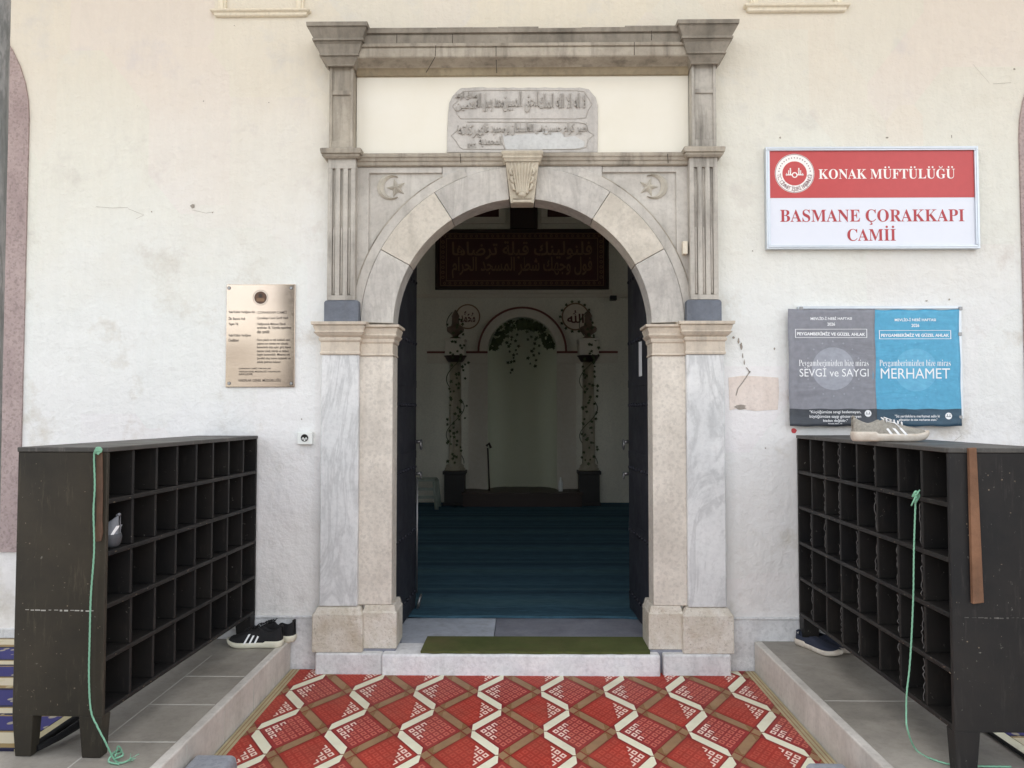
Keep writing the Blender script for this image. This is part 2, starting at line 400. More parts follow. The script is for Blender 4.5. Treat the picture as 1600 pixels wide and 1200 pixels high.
def hall_carpet():
    t = NT('teal_carpet')
    sep = t.n('ShaderNodeSeparateXYZ'); t.l(t.coord(), sep.inputs[0])
    y = t.math('ADD', sep.outputs[1], t.math('MULTIPLY', t.noise(3, 3), 0.05))
    f = t.math('FRACT', t.math('DIVIDE', t.math('ADD', y, 19.55), 1.06))
    a = srgb(70, 102, 118); b = srgb(54, 82, 98); c = srgb(78, 108, 116); d = srgb(42, 62, 78)
    col = t.ramp(f, [(0.0, a), (0.30, b), (0.36, a), (0.5, c), (0.62, a), (0.72, b), (0.76, d), (0.82, b), (0.86, c), (0.92, b)], 'LINEAR')
    col = t.mix(0.35, col, srgb(64, 94, 108))
    col = t.mix(0.8, col, t.ramp(t.noise(7, 8, 0.75, (1, 4, 1)), [(0.3, 0.5), (0.7, 1.2)]), 'MULTIPLY')
    return t.done(col, 0.95, t.bump(t.noise(150, 3), 0.6, 0.004), spec=0.1)
M['hall_carpet'] = hall_carpet()
M['hall_wall'] = stone('hall_wall_paint', srgb(228, 226, 212), srgb(218, 216, 202), 1.5, 0.12, stain=(0.4, 0.4, 0.36, 1), bump=0.08)
M['hall_trim'] = plain('hall_trim_paint', srgb(216, 210, 196), 0.6)
M['hall_red'] = plain('hall_red_line', srgb(110, 60, 52), 0.6)
M['hall_dark'] = plain('dark_timber', srgb(52, 36, 30), 0.5)
M['panel_red'] = plain('panel_red', srgb(70, 34, 30), 0.6)
M['panel_gold'] = plain('panel_gold', srgb(128, 100, 74), 0.5)
M['shaft_paint'] = stone('shaft_marble', srgb(178, 170, 150), srgb(146, 138, 120), 3, 0.3, bump=0.05, rough=0.3)
M['urn'] = plain('urn_paint', srgb(112, 92, 78), 0.5)
M['leaf'] = plain('ivy_leaf', srgb(66, 78, 46), 0.7)
M['mihrab_black'] = plain('black_plinth', srgb(34, 32, 32), 0.5)
M['plate'] = plain('medallion_plate', srgb(216, 206, 190), 0.4)
M['plate_ink'] = plain('medallion_ink', srgb(88, 44, 40), 0.6)
M['stool'] = plain('stool_plastic', srgb(150, 160, 150), 0.5)
M['cord'] = plain('mint_cord', srgb(132, 186, 156), 0.6)
M['lining'] = plain('torn_lining', srgb(96, 94, 92), 0.7, var=0.4)
M['chip_wood'] = plain('bare_chip', srgb(112, 100, 86), 0.8)
M['timber'] = stone('bare_timber', srgb(132, 96, 72), srgb(100, 72, 54), 6, 0.8, stain=(0.12, 0.07, 0.045, 1), bump=0.4)
M['leather'] = plain('brown_leather', srgb(92, 68, 52), 0.6, var=0.3)
M['black_fabric'] = plain('black_knit', srgb(26, 26, 28), 0.85, bump=0.4, sc=80)
M['navy_fabric'] = plain('navy_canvas', srgb(40, 46, 62), 0.85, bump=0.4, sc=80)
M['charcoal_mesh'] = plain('charcoal_mesh', srgb(122, 126, 132), 0.8, bump=0.4, sc=80)
M['sole_charcoal'] = plain('charcoal_sole', srgb(78, 80, 84), 0.7, var=0.3)
M['grey_fabric'] = plain('grey_mesh', srgb(152, 148, 138), 0.85, bump=0.5, sc=80, var=0.3)
M['sole_cream'] = plain('cream_sole', srgb(222, 218, 198), 0.6, var=0.15)
M['sole_grey'] = plain('worn_sole', srgb(206, 196, 182), 0.7, var=0.3)
M['stripe'] = plain('white_stripe', srgb(238, 238, 238), 0.5, var=0.02)
M['insole'] = plain('dark_insole', srgb(34, 34, 36), 0.9)
M['glass'] = plain('dark_glass', srgb(40, 46, 50), 0.08, var=0.02)
M['rubble'] = stone('rough_block', srgb(168, 172, 178), srgb(140, 144, 152), 5, 0.2, bump=0.9, speck=0.3)
M['red_dot'] = plain('red_tape', srgb(196, 70, 74), 0.5)

# ---------------------------------------------------------------- writing
def text_mesh(s, offset=0.0, extrude=0.0, align='LEFT', spacing=1.0):
    c = bpy.data.curves.new('lettering', 'FONT'); c.body = s; c.size = 1.0; c.offset = offset; c.extrude = extrude
    c.align_x = align; c.space_line = spacing; c.resolution_u = 4
    o = bpy.data.objects.new('lettering', c)
    me = o.to_mesh().copy() if False else bpy.data.meshes.new_from_object(o)
    bpy.data.objects.remove(o); bpy.data.curves.remove(c)
    return me
def bounds(me):
    xs = [v.co.x for v in me.vertices]; ys = [v.co.y for v in me.vertices]
    return (min(xs), max(xs), min(ys), max(ys)) if xs else (0, 0, 0, 0)
def put_text(mb, s, x0, x1, z0, z1, Y, m=0, extrude=0.0, offset=0.0, fit='both', align='LEFT', spacing=1.0, tilt=0.0):
    """lay a line of writing in the rectangle x0..x1, z0..z1 of the plane y = Y, facing the street"""
    me = text_mesh(s, offset, 0.0, align, spacing); a, b, c, d = bounds(me)
    sx = (x1 - x0) / max(b - a, 1e-6); sz = (z1 - z0) / max(d - c, 1e-6)
    if fit == 'height': sx = sz
    if extrude:
        bpy.data.meshes.remove(me); me = text_mesh(s, offset, 1.0, align, spacing)
    xm, zm = (x0 + x1) / 2, (z0 + z1) / 2
    e = extrude / 2
    Mx = Matrix(((sx, 0, 0, xm - sx * (a + b) / 2), (0, 0, -e if extrude else -1, Y - e), (0, sz, 0, zm - sz * (c + d) / 2), (0, 0, 0, 1)))
    if tilt: Mx = Matrix.Translation((xm, 0, zm)) @ Matrix.Rotation(tilt, 4, 'Y') @ Matrix.Translation((-xm, 0, -zm)) @ Mx
    mb.mesh(me, Mx, m); bpy.data.meshes.remove(me)
    return Mx, (a, b, c, d)
BASE = {'Ü': 'U', 'Ğ': 'G', 'İ': 'I', 'Ç': 'C', 'Ö': 'O', 'Ş': 'S', 'ü': 'u', 'ğ': 'g', 'ç': 'c', 'ö': 'o'}
def bold_serif(s):
    return ''.join(chr(0x1D400 + ord(c) - 65) if 'A' <= c <= 'Z' else chr(0x1D41A + ord(c) - 97) if 'a' <= c <= 'z' else c for c in s)
def serif_text(mb, s, x0, x1, z0, z1, Y, m=0, extrude=0.0, offset=0.0):
    """serif line whose capitals fill z0..z1, with the dots, breve and cedilla laid on"""
    base = ''.join(BASE.get(c, c) for c in s)
    Mx, (a, b, c_, d) = put_text(mb, bold_serif(base), x0, x1, z0, z1, Y, m, extrude, offset)
    hh = z1 - z0
    def xr(i):
        me = text_mesh(bold_serif(base[:i + 1]), offset); e = bounds(me)[1]; bpy.data.meshes.remove(me)
        me = text_mesh(bold_serif(base[i]), offset); w = bounds(me); bpy.data.meshes.remove(me)
        q = lambda t: (Mx @ Vector((t, 0, 0))).x
        return q(e - (w[1] - w[0])), q(e)
    yy = Y - extrude
    for i, ch in enumerate(s):
        if ch not in BASE: continue
        l, r_ = xr(i); xm = (l + r_) / 2; w = r_ - l
        if ch in 'ÜÖ':
            for sg in (-1, 1): mb.disc((xm + sg * w * 0.2, z1 + hh * 0.16), hh * 0.09, yy, 12, m)
        elif ch == 'İ': mb.disc((xm, z1 + hh * 0.16), hh * 0.1, yy, 12, m)
        elif ch == 'Ğ':
            for k in range(8):
                a1, a2 = PI + PI * k / 8, PI + PI * (k + 1) / 8; ro, ri = hh * 0.19, hh * 0.12
                mb.face([(xm + ro * math.cos(a1), yy, z1 + hh * .26 + ro * math.sin(a1)), (xm + ro * math.cos(a2), yy, z1 + hh * .26 + ro * math.sin(a2)),
                         (xm + ri * math.cos(a2), yy, z1 + hh * .26 + ri * math.sin(a2)), (xm + ri * math.cos(a1), yy, z1 + hh * .26 + ri * math.sin(a1))], m)
        elif ch in 'ÇŞ':
            mb.face([(xm - hh*.03, yy, z0 + hh*.02), (xm + hh*.05, yy, z0 + hh*.02), (xm + hh*.04, yy, z0 - hh*.06), (xm + hh*.13, yy, z0 - hh*.12),
                     (xm + hh*.1, yy, z0 - hh*.23), (xm - hh*.1, yy, z0 - hh*.25), (xm - hh*.1, yy, z0 - hh*.2), (xm + hh*.02, yy, z0 - hh*.17), (xm - hh*.02, yy, z0 - hh*.09)], m)
# Arabic letters: isolated form code point and whether the letter joins to the next one
AR = {'ا': (0xFE8D, 0), 'ب': (0xFE8F, 1), 'ة': (0xFE93, 0), 'ت': (0xFE95, 1), 'ث': (0xFE99, 1), 'ج': (0xFE9D, 1), 'ح': (0xFEA1, 1), 'خ': (0xFEA5, 1),
      'د': (0xFEA9, 0), 'ذ': (0xFEAB, 0), 'ر': (0xFEAD, 0), 'ز': (0xFEAF, 0), 'س': (0xFEB1, 1), 'ش': (0xFEB5, 1), 'ص': (0xFEB9, 1), 'ض': (0xFEBD, 1),
      'ط': (0xFEC1, 1), 'ظ': (0xFEC5, 1), 'ع': (0xFEC9, 1), 'غ': (0xFECD, 1), 'ف': (0xFED1, 1), 'ق': (0xFED5, 1), 'ك': (0xFED9, 1), 'ل': (0xFEDD, 1),
      'م': (0xFEE1, 1), 'ن': (0xFEE5, 1), 'ه': (0xFEE9, 1), 'و': (0xFEED, 0), 'ي': (0xFEF1, 1), 'ى': (0xFEEF, 0)}
def arabic(s):
    words = []
    for w in s.split(' '):
        w = w.replace('لا', '\u0001'); o = []; prev = False
        for i, ch in enumerate(w):
            if ch == '\u0001': o.append(chr(0xFEFC if prev else 0xFEFB)); prev = False; continue
            if ch not in AR: o.append(ch); prev = False; continue
            base, j = AR[ch]; nxt = j and i + 1 < len(w) and (w[i + 1] in AR or w[i + 1] == '\u0001')
            o.append(chr(base + ((3 if nxt else 1) if prev else (2 if nxt else 0)))); prev = bool(j)
        words.append(''.join(reversed(o)))
    return ' '.join(reversed(words))

# ================================================================ SETTING
g = MB(); g.face([(-600, -600, -0.03), (600, -600, -0.03), (600, 600, -0.03), (-600, 600, -0.03)])
tag(g.build('ground', M['paving']), kind='structure')
g = MB(); g.box(-1.40, 1.40, -3.6, 0.02, -0.2, 0.0)
tag(g.build('porch_floor', M['paving']), kind='structure')

LEDGE_Z, LEDGE_X = 0.167, 1.306
def ledge(sgn):
    rnd = random.Random(3 + sgn)
    m = MB()
    xe = sgn * LEDGE_X
    m.box(xe, sgn * 5.5, -3.6, -0.001, -0.1, LEDGE_Z, 0)
    # stone riser standing a little proud, rounded nosing
    m.box(xe - sgn * 0.012, xe + sgn * 0.03, -3.6, -0.022, -0.1, LEDGE_Z + 0.003, 1)
    o = m.build('raised_platform', [M['ledge'], M['ledge_side']], bevel=0.006)
    tag(o, kind='structure')
    j = MB()
    if sgn < 0:
        ys = [-0.62, -0.98, -1.36, -1.9, -2.5]
        for k, y in enumerate(ys):
            j.box(xe - 0.32, xe - 0.032, y - 0.004, y + 0.004, LEDGE_Z - 0.002, LEDGE_Z + 0.0012)
            j.box(xe + 0.0105, xe + 0.0135, y - 0.003, y + 0.003, 0.0, LEDGE_Z - 0.006)
        j.box(xe - 0.324, xe - 0.318, -3.5, -0.3, LEDGE_Z - 0.002, LEDGE_Z + 0.0009)
    else:
        for y in (-0.9, -1.55, -2.3):
            j.box(xe + 0.032, xe + 0.6, y - 0.003, y + 0.003, LEDGE_Z - 0.002, LEDGE_Z + 0.0012)
    tag(j.build('platform_joints', M['grout']), kind='structure')
ledge(-1); ledge(1)

# ================================================================ MOSQUE BUILDING
mosque = thing('mosque_building', 'cream plastered mosque front with stained wall and dim prayer hall behind the open door', 'building', (0, 0.35, 0))
Z_SPR = pz(511, -0.05); R_IN = 203 / 1200 * (CAM_D - 0.05); R_OUT = R_IN + 0.185
Z_CROWN = Z_SPR + R_IN
WALL_TOP, HALL_Z = 8.0, 0.10
def holed_wall(mb, x0, x1, y0, y1, z0, z1, xc, r, zs, n=28, m=0, rev=True):
    """wall with an arched opening of half width r and springing zs"""
    pts = [(xc - r * math.cos(PI * k / n), zs + r * math.sin(PI * k / n)) for k in range(n + 1)]
    for y in (y0, y1):
        mb.face([(x0, y, z0), (xc - r, y, z0), (xc - r, y, zs), (xc - r, y, z1), (x0, y, z1)], m)
        mb.face([(x1, y, z0), (xc + r, y, z0), (xc + r, y, zs), (xc + r, y, z1), (x1, y, z1)], m)
        for k in range(n):
            (a, b), (c, d) = pts[k], pts[k + 1]
            mb.face([(a, y, b), (c, y, d), (c, y, z1), (a, y, z1)], m)
    if rev:
        prof = [(xc - r, z0)] + pts + [(xc + r, z0)]
        for (a, b), (c, d) in zip(prof, prof[1:]):
            mb.face([(a, y0, b), (c, y0, d), (c, y1, d), (a, y1, b)], m)
    for q in ([(x0, y0, z1), (x1, y0, z1), (x1, y1, z1), (x0, y1, z1)], [(x0, y0, z0), (x0, y1, z0), (x0, y1, z1), (x0, y0, z1)], [(x1, y0, z0), (x1, y1, z0), (x1, y1, z1), (x1, y0, z1)]):
        mb.face(q, m)
w = MB()
holed_wall(w, -8, 8, 0.0, 0.118, -0.2, WALL_TOP, XC, R_IN + 0.06, Z_SPR)
w.box(-8, XC - 0.86, 0.118, 0.7, -0.2, WALL_TOP)
w.box(XC + 0.86, 8, 0.118, 0.7, -0.2, WALL_TOP)
w.box(XC - 0.86, XC + 0.86, 0.119, 0.7, Z_CROWN + 0.25, WALL_TOP)
facade = w.build('facade_wall', M['plaster'], mosque, recalc=True)
# marble base course of the wall either side of the portal
for u0, u1 in ((388, 493), (1136, 1250)):
    b = MB(); z1 = pz(967, -0.012)
    xa, xb = px(u0, 1000, -0.012), px(u1, 1000, -0.012)
    b.box(xa, xb, -0.014, 0.001, -0.02, z1); b.box(xa, xb, -0.02, 0.001, z1 + 0.0005, z1 + 0.012)
    b.build('base_course', M['plinth_marble'], mosque, bevel=0.004)
for xa, xb in ((-5.4, px(388, 990, -0.012) - 0.002), (px(1250, 990, -0.012) + 0.002, 5.4)):
    b = MB(); b.box(xa, xb, -0.012, 0.001, LEDGE_Z, LEDGE_Z + 0.055); b.build('base_course', M['plinth_marble'], mosque, bevel=0.004)
# repairs, chips and nails in the plaster
def blob(mb, u, v, ru, rv, rnd, Y, n=14, m=0, jag=0.35):
    mb.face([at(u + ru * math.cos(2*PI*k/n) * (1 + rnd.uniform(-jag, jag)), v + rv * math.sin(2*PI*k/n) * (1 + rnd.uniform(-jag, jag)), Y) for k in range(n)], m)
rnd = random.Random(5)
p = MB()
rp = [(1138, 590), (1160, 587), (1185, 588), (1216, 590), (1217, 612), (1215, 640), (1180, 642), (1152, 638), (1140, 641), (1139, 615)]
p.prism([(at(u, v, 0).x, at(u, v, 0).z) for u, v in rp], -0.0025, 0.001)
M['repair'] = stone('repair_plaster', srgb(230, 219, 210), srgb(220, 207, 197), 5, 0.1, bump=0.4)
p.build('repair_patch', M['repair'], mosque)
M['chip'] = stone('bare_mortar', srgb(168, 160, 150), srgb(140, 132, 122), 12, 0.2, bump=0.8)
c = MB()
for u, v, ru, rv in ((1146, 527, 2, 2), (1154, 532, 1.5, 4), (1158, 541, 2, 5), (1160.5, 556, 1, 4), (1163, 566, .8, 4), (1157, 636, 9, 3.5), (301, 322, 3.2, 3), (237, 331, 1.2, 1.2), (332, 332, 1, 1),
                     (1219, 215, 1.5, 1.5), (1386, 215, 2, 1.3), (1487, 213, .8, 2.5), (1176, 392, 1, 1), (1585, 108, 2, 1.5), (1483, 468, 1.6, 1.6), (420, 160, .8, .8), (366, 40, .8, .8), (318, 158, 1, 1),
                     (471, 655, 1.2, 1.2), (1196, 700, 1.5, 1), (1448, 470, 2, 1), (1210, 545, 1.2, 2)):
    blob(c, u, v, ru, rv, rnd, -0.0032)
for path in ([(1172, 580), (1168, 586), (1160, 598), (1153, 607), (1150, 618)], [(1166, 574), (1172, 582)]):
    for (a, b), (e, f) in zip(path, path[1:]):
        c.face([at(a - 1.1, b, -0.0034), at(a + 1.1, b, -0.0034), at(e + 0.9, f, -0.0034), at(e - 0.9, f, -0.0034)])
for path in ([(150, 323), (176, 325), (200, 324)], [(172, 325), (173, 345)], [(200, 326), (225, 336), (212, 342)], [(300, 328), (322, 333), (334, 331)], [(1520, 100), (1546, 130)], [(1552, 131), (1580, 129)], [(1490, 690), (1503, 680), (1498, 668)]):
    for (a, b), (e, f) in zip(path, path[1:]):
        c.face([at(a, b - .22, -0.0034), at(a, b + .22, -0.0034), at(e, f + .18, -0.0034), at(e, f - .18, -0.0034)])
c.build('plaster_chips', M['chip'], mosque)
# upper window mouldings just in the top of the frame
def upper_window(u0, u1, vt, vb):
    a, b = at(u0, vb, -0.03), at(u1, vb, -0.03); zt = pz(vt, -0.04, (u0 + u1) / 2); zb = a.z; zm = (zt + zb) / 2
    s = MB()
    s.mould(a.x + 0.012, b.x - 0.012, -0.0, 0.001, [(zb, 0.018), (zb + 0.006, 0.026), (zm - 0.003, 0.026), (zm, 0.03), (zm + 0.003, 0.042), (zt - 0.008, 0.046), (zt, 0.036)])
    f = s.build('window_sill', M['trim'], mosque, bevel=0.003)
    j = MB()
    for x in (a.x + 0.03, b.x - 0.03): j.box(x - 0.022, x + 0.022, -0.018, 0.001, zt + 0.0005, zt + 1.2); j.box(x - 0.010, x + 0.010, -0.026, -0.0175, zt + 0.0005, zt + 1.2)
    j.box(a.x + 0.008, b.x - 0.008, -0.018, 0.001, zt + 1.2005, zt + 1.25)
    j.build('window_surround', M['trim'], mosque, bevel=0.003)
upper_window(337, 475, 12, 24); upper_window(1172, 1320, 3, 17)
# pink stone arched windows at the edges of the view
def side_window(sgn, xin, label=None):
    r = 0.81; xc = xin + sgn * r; zs = pz(185, 0, 44 if sgn < 0 else 1593) if sgn < 0 else pz(215, 0, 1593); zb = pz(862, 0, 40)
    o = MB(); n = 24; fw = 0.15
    outer = [(xc - r, zb)] + [(xc - r * math.cos(PI*k/n), zs + r * math.sin(PI*k/n)) for k in range(n + 1)] + [(xc + r, zb)]
    ri = r - fw
    inner = [(xc - ri, zb + fw)] + [(xc - ri * math.cos(PI*k/n), zs + ri * math.sin(PI*k/n)) for k in range(n + 1)] + [(xc + ri, zb + fw)]
    N = len(outer)
    yf, yb = -0.012, 0.04
    for k in range(N):
        c_ = (k + 1) % N
        (a, b), (d, e) = outer[k], outer[c_]; (a2, b2), (d2, e2) = inner[k], inner[c_]
        o.face([(a, yf, b), (d, yf, e), (d2, yf, e2), (a2, yf, b2)]); o.face([(a, yf, b), (d, yf, e), (d, 0.001, e), (a, 0.001, b)])
        o.face([(a2, yf, b2), (d2, yf, e2), (d2, 0.001, e2), (a2, 0.001, b2)])
    f = o.build('window_surround', M['pink_stone'], mosque)
    gl = MB(); gl.face([(a, -0.003, b) for a, b in inner]); gl.build('window_pane', M['glass'], mosque)
    br = MB()
    for k in range(1, 8):
        x = xc - ri + 2 * ri * k / 8; zt = zs + math.sqrt(max(ri * ri - (x - xc) ** 2, 0))
        br.tube([(x, -0.012, zb + fw), (x, -0.012, zt)], 0.008, 6)
    for k in range(1, 8):
        z = zb + fw + (zs - zb) * k / 7.5; br.tube([(xc - ri, -0.016, z), (xc + ri, -0.016, z)], 0.007, 6)
    br.build('window_grille', M['iron'], mosque)
side_window(-1, at(44, 300, 0).x); side_window(1, at(1593, 300, 0).x)

# ---- prayer hall shell
HY = 7.08
hall = MB()
for sg in (-1, 1):      # unseen window opening added in each side wall to brighten the hall
    a_, b_ = sg * 5.0, sg * 5.2
    hall.box(a_, b_, 0.701, 3.4, -0.2, 5.6); hall.box(a_, b_, 4.7, HY + 0.4, -0.2, 5.6)
    hall.box(a_, b_, 3.4, 4.7, -0.2, 1.4); hall.box(a_, b_, 3.4, 4.7, 3.4, 5.6)
hall.build('hall_side_wall', M['hall_wall'], mosque)
hc = MB(); hc.box(-5.2, 5.2, 0.701, HY + 0.9, 5.001, 5.4); hc.build('hall_ceiling', M['hall_wall'], mosque)
rf = MB(); rf.box(-8, 8, 0.0, HY + 1.0, WALL_TOP + 0.001, WALL_TOP + 0.3); rf.box(-8, 8, HY + 0.9, HY + 1.0, -0.2, WALL_TOP); rf.build('roof', M['plaster'], mosque)
hf = MB(); hf.box(-5.0, 5.0, 0.701, HY + 0.9, -0.2, HALL_Z - 0.012)
tag(hf.build('hall_floor', M['slab_grey']), kind='structure')
NR = 108 / 2 * (CAM_D + HY) / F_PX; NX = at(816, 600, HY).x
Z_NS = pz(549, HY)
bw = MB(); holed_wall(bw, -5.0, 5.0, HY, HY + 0.06, -0.1, 5.0, NX, NR, Z_NS)
bw.build('hall_rear_wall', M['hall_wall'], mosque)

# ================================================================ PORTICO (overhead, mostly behind the view)
portico = thing('entrance_portico', 'grey veined marble column of the porch at the left edge', 'portico', (0, -2.1, 0))
rb = MB(); rb.box(-6.5, 6.5, -1.25, -0.001, 5.05, 5.15); rb.build('added_shade_eave', M['trim'], portico)  # unseen shallow eave, added to dim the upper wall
cx = at(14, 300, -2.1).x - 0.247
def column(x):
    s = MB(); s.lathe([(0.215, LEDGE_Z + 0.16), (0.205, LEDGE_Z + 0.3), (0.2, 1.6), (0.197, 3.0), (0.188, 4.4)], (x, -2.1, 0), 40); s.build('column_shaft', M['column_marble'], portico)
    b = MB(); b.box(x - .27, x + .27, -2.37, -1.83, LEDGE_Z, LEDGE_Z + .08); b.lathe([(0.265, LEDGE_Z + .0805), (.275, LEDGE_Z + .11), (.24, LEDGE_Z + .14), (.225, LEDGE_Z + .16)], (x, -2.1, 0), 32); b.build('column_base', M['column_marble'], portico)
    t = MB(); t.lathe([(0.195, 4.4), (.22, 4.45), (.27, 4.62)], (x, -2.1, 0), 32); t.box(x - .29, x + .29, -2.39, -1.81, 4.6205, 4.7); t.build('column_capital', M['grey_stone'], portico)
for x in (cx, -cx + 0.55, cx - 3.2, -cx + 3.7): column(x)
be = MB(); be.box(-6.5, 6.5, -2.22, -1.98, 4.7005, 4.95); be.build('portico_beam', M['trim'], portico)

# ================================================================ STONE PORTAL
portal = thing('stone_portal', 'weathered grey stone portal with fluted pilasters, round arch and heavy cornice round the doorway', 'doorway', (0, -0.05, 0))
def mir(x, s): return x if s < 0 else 2 * XC - x
def span(u0, u1, v, Y, s):
    a, b = mir(px(u0, v, Y), s), mir(px(u1, v, Y), s)
    return min(a, b), max(a, b)
def Z(v, Y): return pz(v, Y)
YP = -0.10                                                    # face of the pilasters
for s in (-1, 1):
    side = 'left' if s < 0 else 'right'
    # plinth slab and base block of the outer pilaster
    x0, x1 = span(492, 597, 1034, -0.10, s)
    m = MB(); m.box(x0, x1, -0.105, 0.06, -0.02, Z(1022, -0.105)); m.build('plinth', M['plinth_marble'], portal, bevel=0.012, seg=3)
    x0, x1 = span(487, 566, 990, -0.095, s); zb, zt = Z(1022, -0.105) + 0.0005, Z(950, -0.095)
    zm = Z(961, -0.095)
    m = MB(); m.mould(x0 + 0.008, x1 - 0.008, -0.087, 0.02, [(zb, 0.008), (zm, 0.008), (zm + 0.003, 0.002), (zm + 0.012, -0.004), (zt - 0.006, -0.014), (zt, -0.03)])
    m.build('base_block', M['coarse_stone'], portal, bevel=0.008, seg=3)
    # base block of the inner jamb, set a little back
    x0, x1 = span(566.5, 618, 985, -0.055, s); zb2 = Z(1014, -0.055); zt2 = Z(947, -0.055); zm2 = Z(958, -0.055)
    m = MB(); m.box(x0, x1, -0.058, 0.16, 0.0, zb2 - 0.0005); m.build('plinth', M['slab_grey'], portal, bevel=0.004)
    m = MB(); m.mould(x0 + 0.0, x1 - 0.0, -0.052, 0.16, [(zb2, 0.006), (zm2, 0.006), (zm2 + 0.004, 0.0), (zt2, -0.010)], sides=True)
    m.build('base_block', M['coarse_stone'], portal, bevel=0.008, seg=3)
    # lower shafts
    x0, x1 = span(500.5, 559.5, 750, -0.072, s); zc = Z(554, -0.072)
    m = MB(); m.box(x0, x1, -0.072, 0.01, zt + 0.0005, zc)
    if s < 0:
        m.build('pilaster_shaft', M['white_marble'], portal, bevel=0.005)
    else: m.build('pilaster_shaft', M['white_marble'], portal, bevel=0.005)
    x0j, x1j = span(560.5, 613, 750, -0.04, s); zcj = Z(556, -0.04)
    m = MB(); m.box(x0j, x1j, -0.042, 0.12, zt2 + 0.0005, zcj); m.build('jamb_shaft', M['jamb_stone'], portal, bevel=0.006)
    # lower capitals, outer and inner
    z = lambda v: Z(v, -0.11)
    m = MB(); m.mould(x0, x1, -0.074, 0.01, [(zc + 0.0005, 0.006), (z(550), 0.008), (z(548), 0.004), (z(533), 0.004), (z(531), 0.012), (z(528), 0.014), (z(526.6), 0.010), (z(525.6), 0.008), (z(523), 0.022), (z(519), 0.034), (z(517.8), 0.038), (z(517.3), 0.030), (z(516), 0.030), (z(508.6), 0.040), (z(508.2), 0.034), (z(507.2), 0.034), (z(506.8), 0.048), (z(502), 0.05)])
    m.build('capital', M['cap_stone'], portal, bevel=0.003)
    m = MB(); m.mould(x0j + 0.004, x1j - 0.004, -0.044, 0.13, [(zcj + 0.0005, 0.006), (z(553), 0.008), (z(551), 0.003), (z(535), 0.003), (z(533), 0.010), (z(530), 0.012), (z(528), 0.012), (z(524), 0.026), (z(521.8), 0.030), (z(521.3), 0.024), (z(520), 0.024), (z(511.6), 0.034), (z(511.2), 0.028), (z(510.2), 0.028), (z(509.8), 0.044), (z(506), 0.046)])
    m.build('capital', M['cap_stone'], portal, bevel=0.003)
    # blue-grey pedestal above the capital
    x0, x1 = span(506, 560, 485, -0.098, s); zp0 = z(502) + 0.0005; zp1 = Z(471, -0.098)
    m = MB(); m.box(x0, x1, -0.098, 0.01, zp0, zp1); m.mould(x0, x1, -0.096, 0.01, [(zp1 + 0.0003, 0.0), (zp1 + 0.01, -0.008)])
    m.build('pilaster_pedestal', M['slate'], portal, bevel=0.004)
    # fluted shaft: back slab, raised fillets, cabled lower half
    x0, x1 = span(511.5, 555, 360, -0.09, s); zs0 = zp1 + 0.011; zs1 = Z(246, -0.09)
    m = MB(); m.box(x0, x1, -0.074, 0.01, zs0, zs1)
    W = x1 - x0; fw = W * 0.165; gap = (W - 4 * fw) / 3.0
    zt_ = Z(262, -0.09); zmid = Z(355, -0.09); zlow = Z(461, -0.09)
    m.box(x0, x1, -0.09, -0.0735, zt_, zs1); m.box(x0, x1, -0.09, -0.0735, zs0, zlow)
    for k in range(4):
        a = x0 + k * (fw + gap); m.box(a, a + fw, -0.0895, -0.0735, zlow, zt_)
    for k in range(3):
        c_ = x0 + fw + gap / 2 + k * (fw + gap)
        m.tube([(c_, -0.077, zlow + 0.01), (c_, -0.077, zmid - 0.012), (c_, -0.075, zmid)], gap * 0.42, 10)
        m.tube([(c_ - gap * .25, -0.075, zmid + .006), (c_ - gap * .25, -0.075, zt_)], gap * 0.12, 6)
    m.build('fluted_shaft', M['flute_stone'], portal, bevel=0.0025, seg=1)
    # middle capital
    z = lambda v: Z(v, -0.12)
    m = MB(); m.mould(x0, x1, -0.09, 0.01, [(zs1 + 0.0005, 0.002), (z(245), 0.012), (z(242), 0.026), (z(240.2), 0.030), (z(239.8), 0.022), (z(238.4), 0.022), (z(238), 0.034), (z(231), 0.038), (z(229.5), 0.030)])
    m.build('capital', M['grey_stone'], portal, bevel=0.0025)
    # upper shaft with two sunk panels
    x0, x1 = span(514.5, 552, 160, -0.09, s); zu0 = z(229.5) + 0.0005; zu1 = Z(94, -0.09)
    m = MB(); m.box(x0, x1, -0.082, 0.01, zu0, zu1)
    fr = 0.017; zq0, zq1, zq2 = Z(219, -0.09), Z(147, -0.09), Z(140, -0.09); zq3 = Z(99, -0.09)
    for a, b, c_, d in ((x0, x0 + fr, zu0, zu1), (x1 - fr, x1, zu0, zu1), (x0 + fr, x1 - fr, zu0, zq0), (x0 + fr, x1 - fr, zq1, zq2), (x0 + fr, x1 - fr, zq3, zu1)):
        m.box(a, b, -0.092, -0.0815, c_, d)
    m.build('pilaster_shaft', M['flute_stone'] if s > 0 else M['grey_stone'], portal, bevel=0.0025, seg=1)
    # big top capital
    z = lambda v: Z(v, -0.19)
    m = MB(); m.mould(x0, x1, -0.112, 0.01, [(zu1 + 0.0005, -0.016), (z(93), 0.004), (z(92), 0.012), (z(91.4), 0.008), (z(90.5), 0.010), (z(83), 0.032), (z(82), 0.036), (z(81.6), 0.030), (z(80.4), 0.030), (z(80), 0.042), (z(78.5), 0.044), (z(77.8), 0.040), (z(64), 0.060), (z(62.5), 0.068), (z(62), 0.062), (z(60.6), 0.062), (z(60.2), 0.074), (z(57), 0.075), (z(56.4), 0.068), (z(44), 0.092), (z(43), 0.096), (z(42.5), 0.090), (z(41.6), 0.090), (z(41.2), 0.100), (z(35), 0.102)])
    m.build('cornice_capital', M['dark_stone'], portal, bevel=0.003)
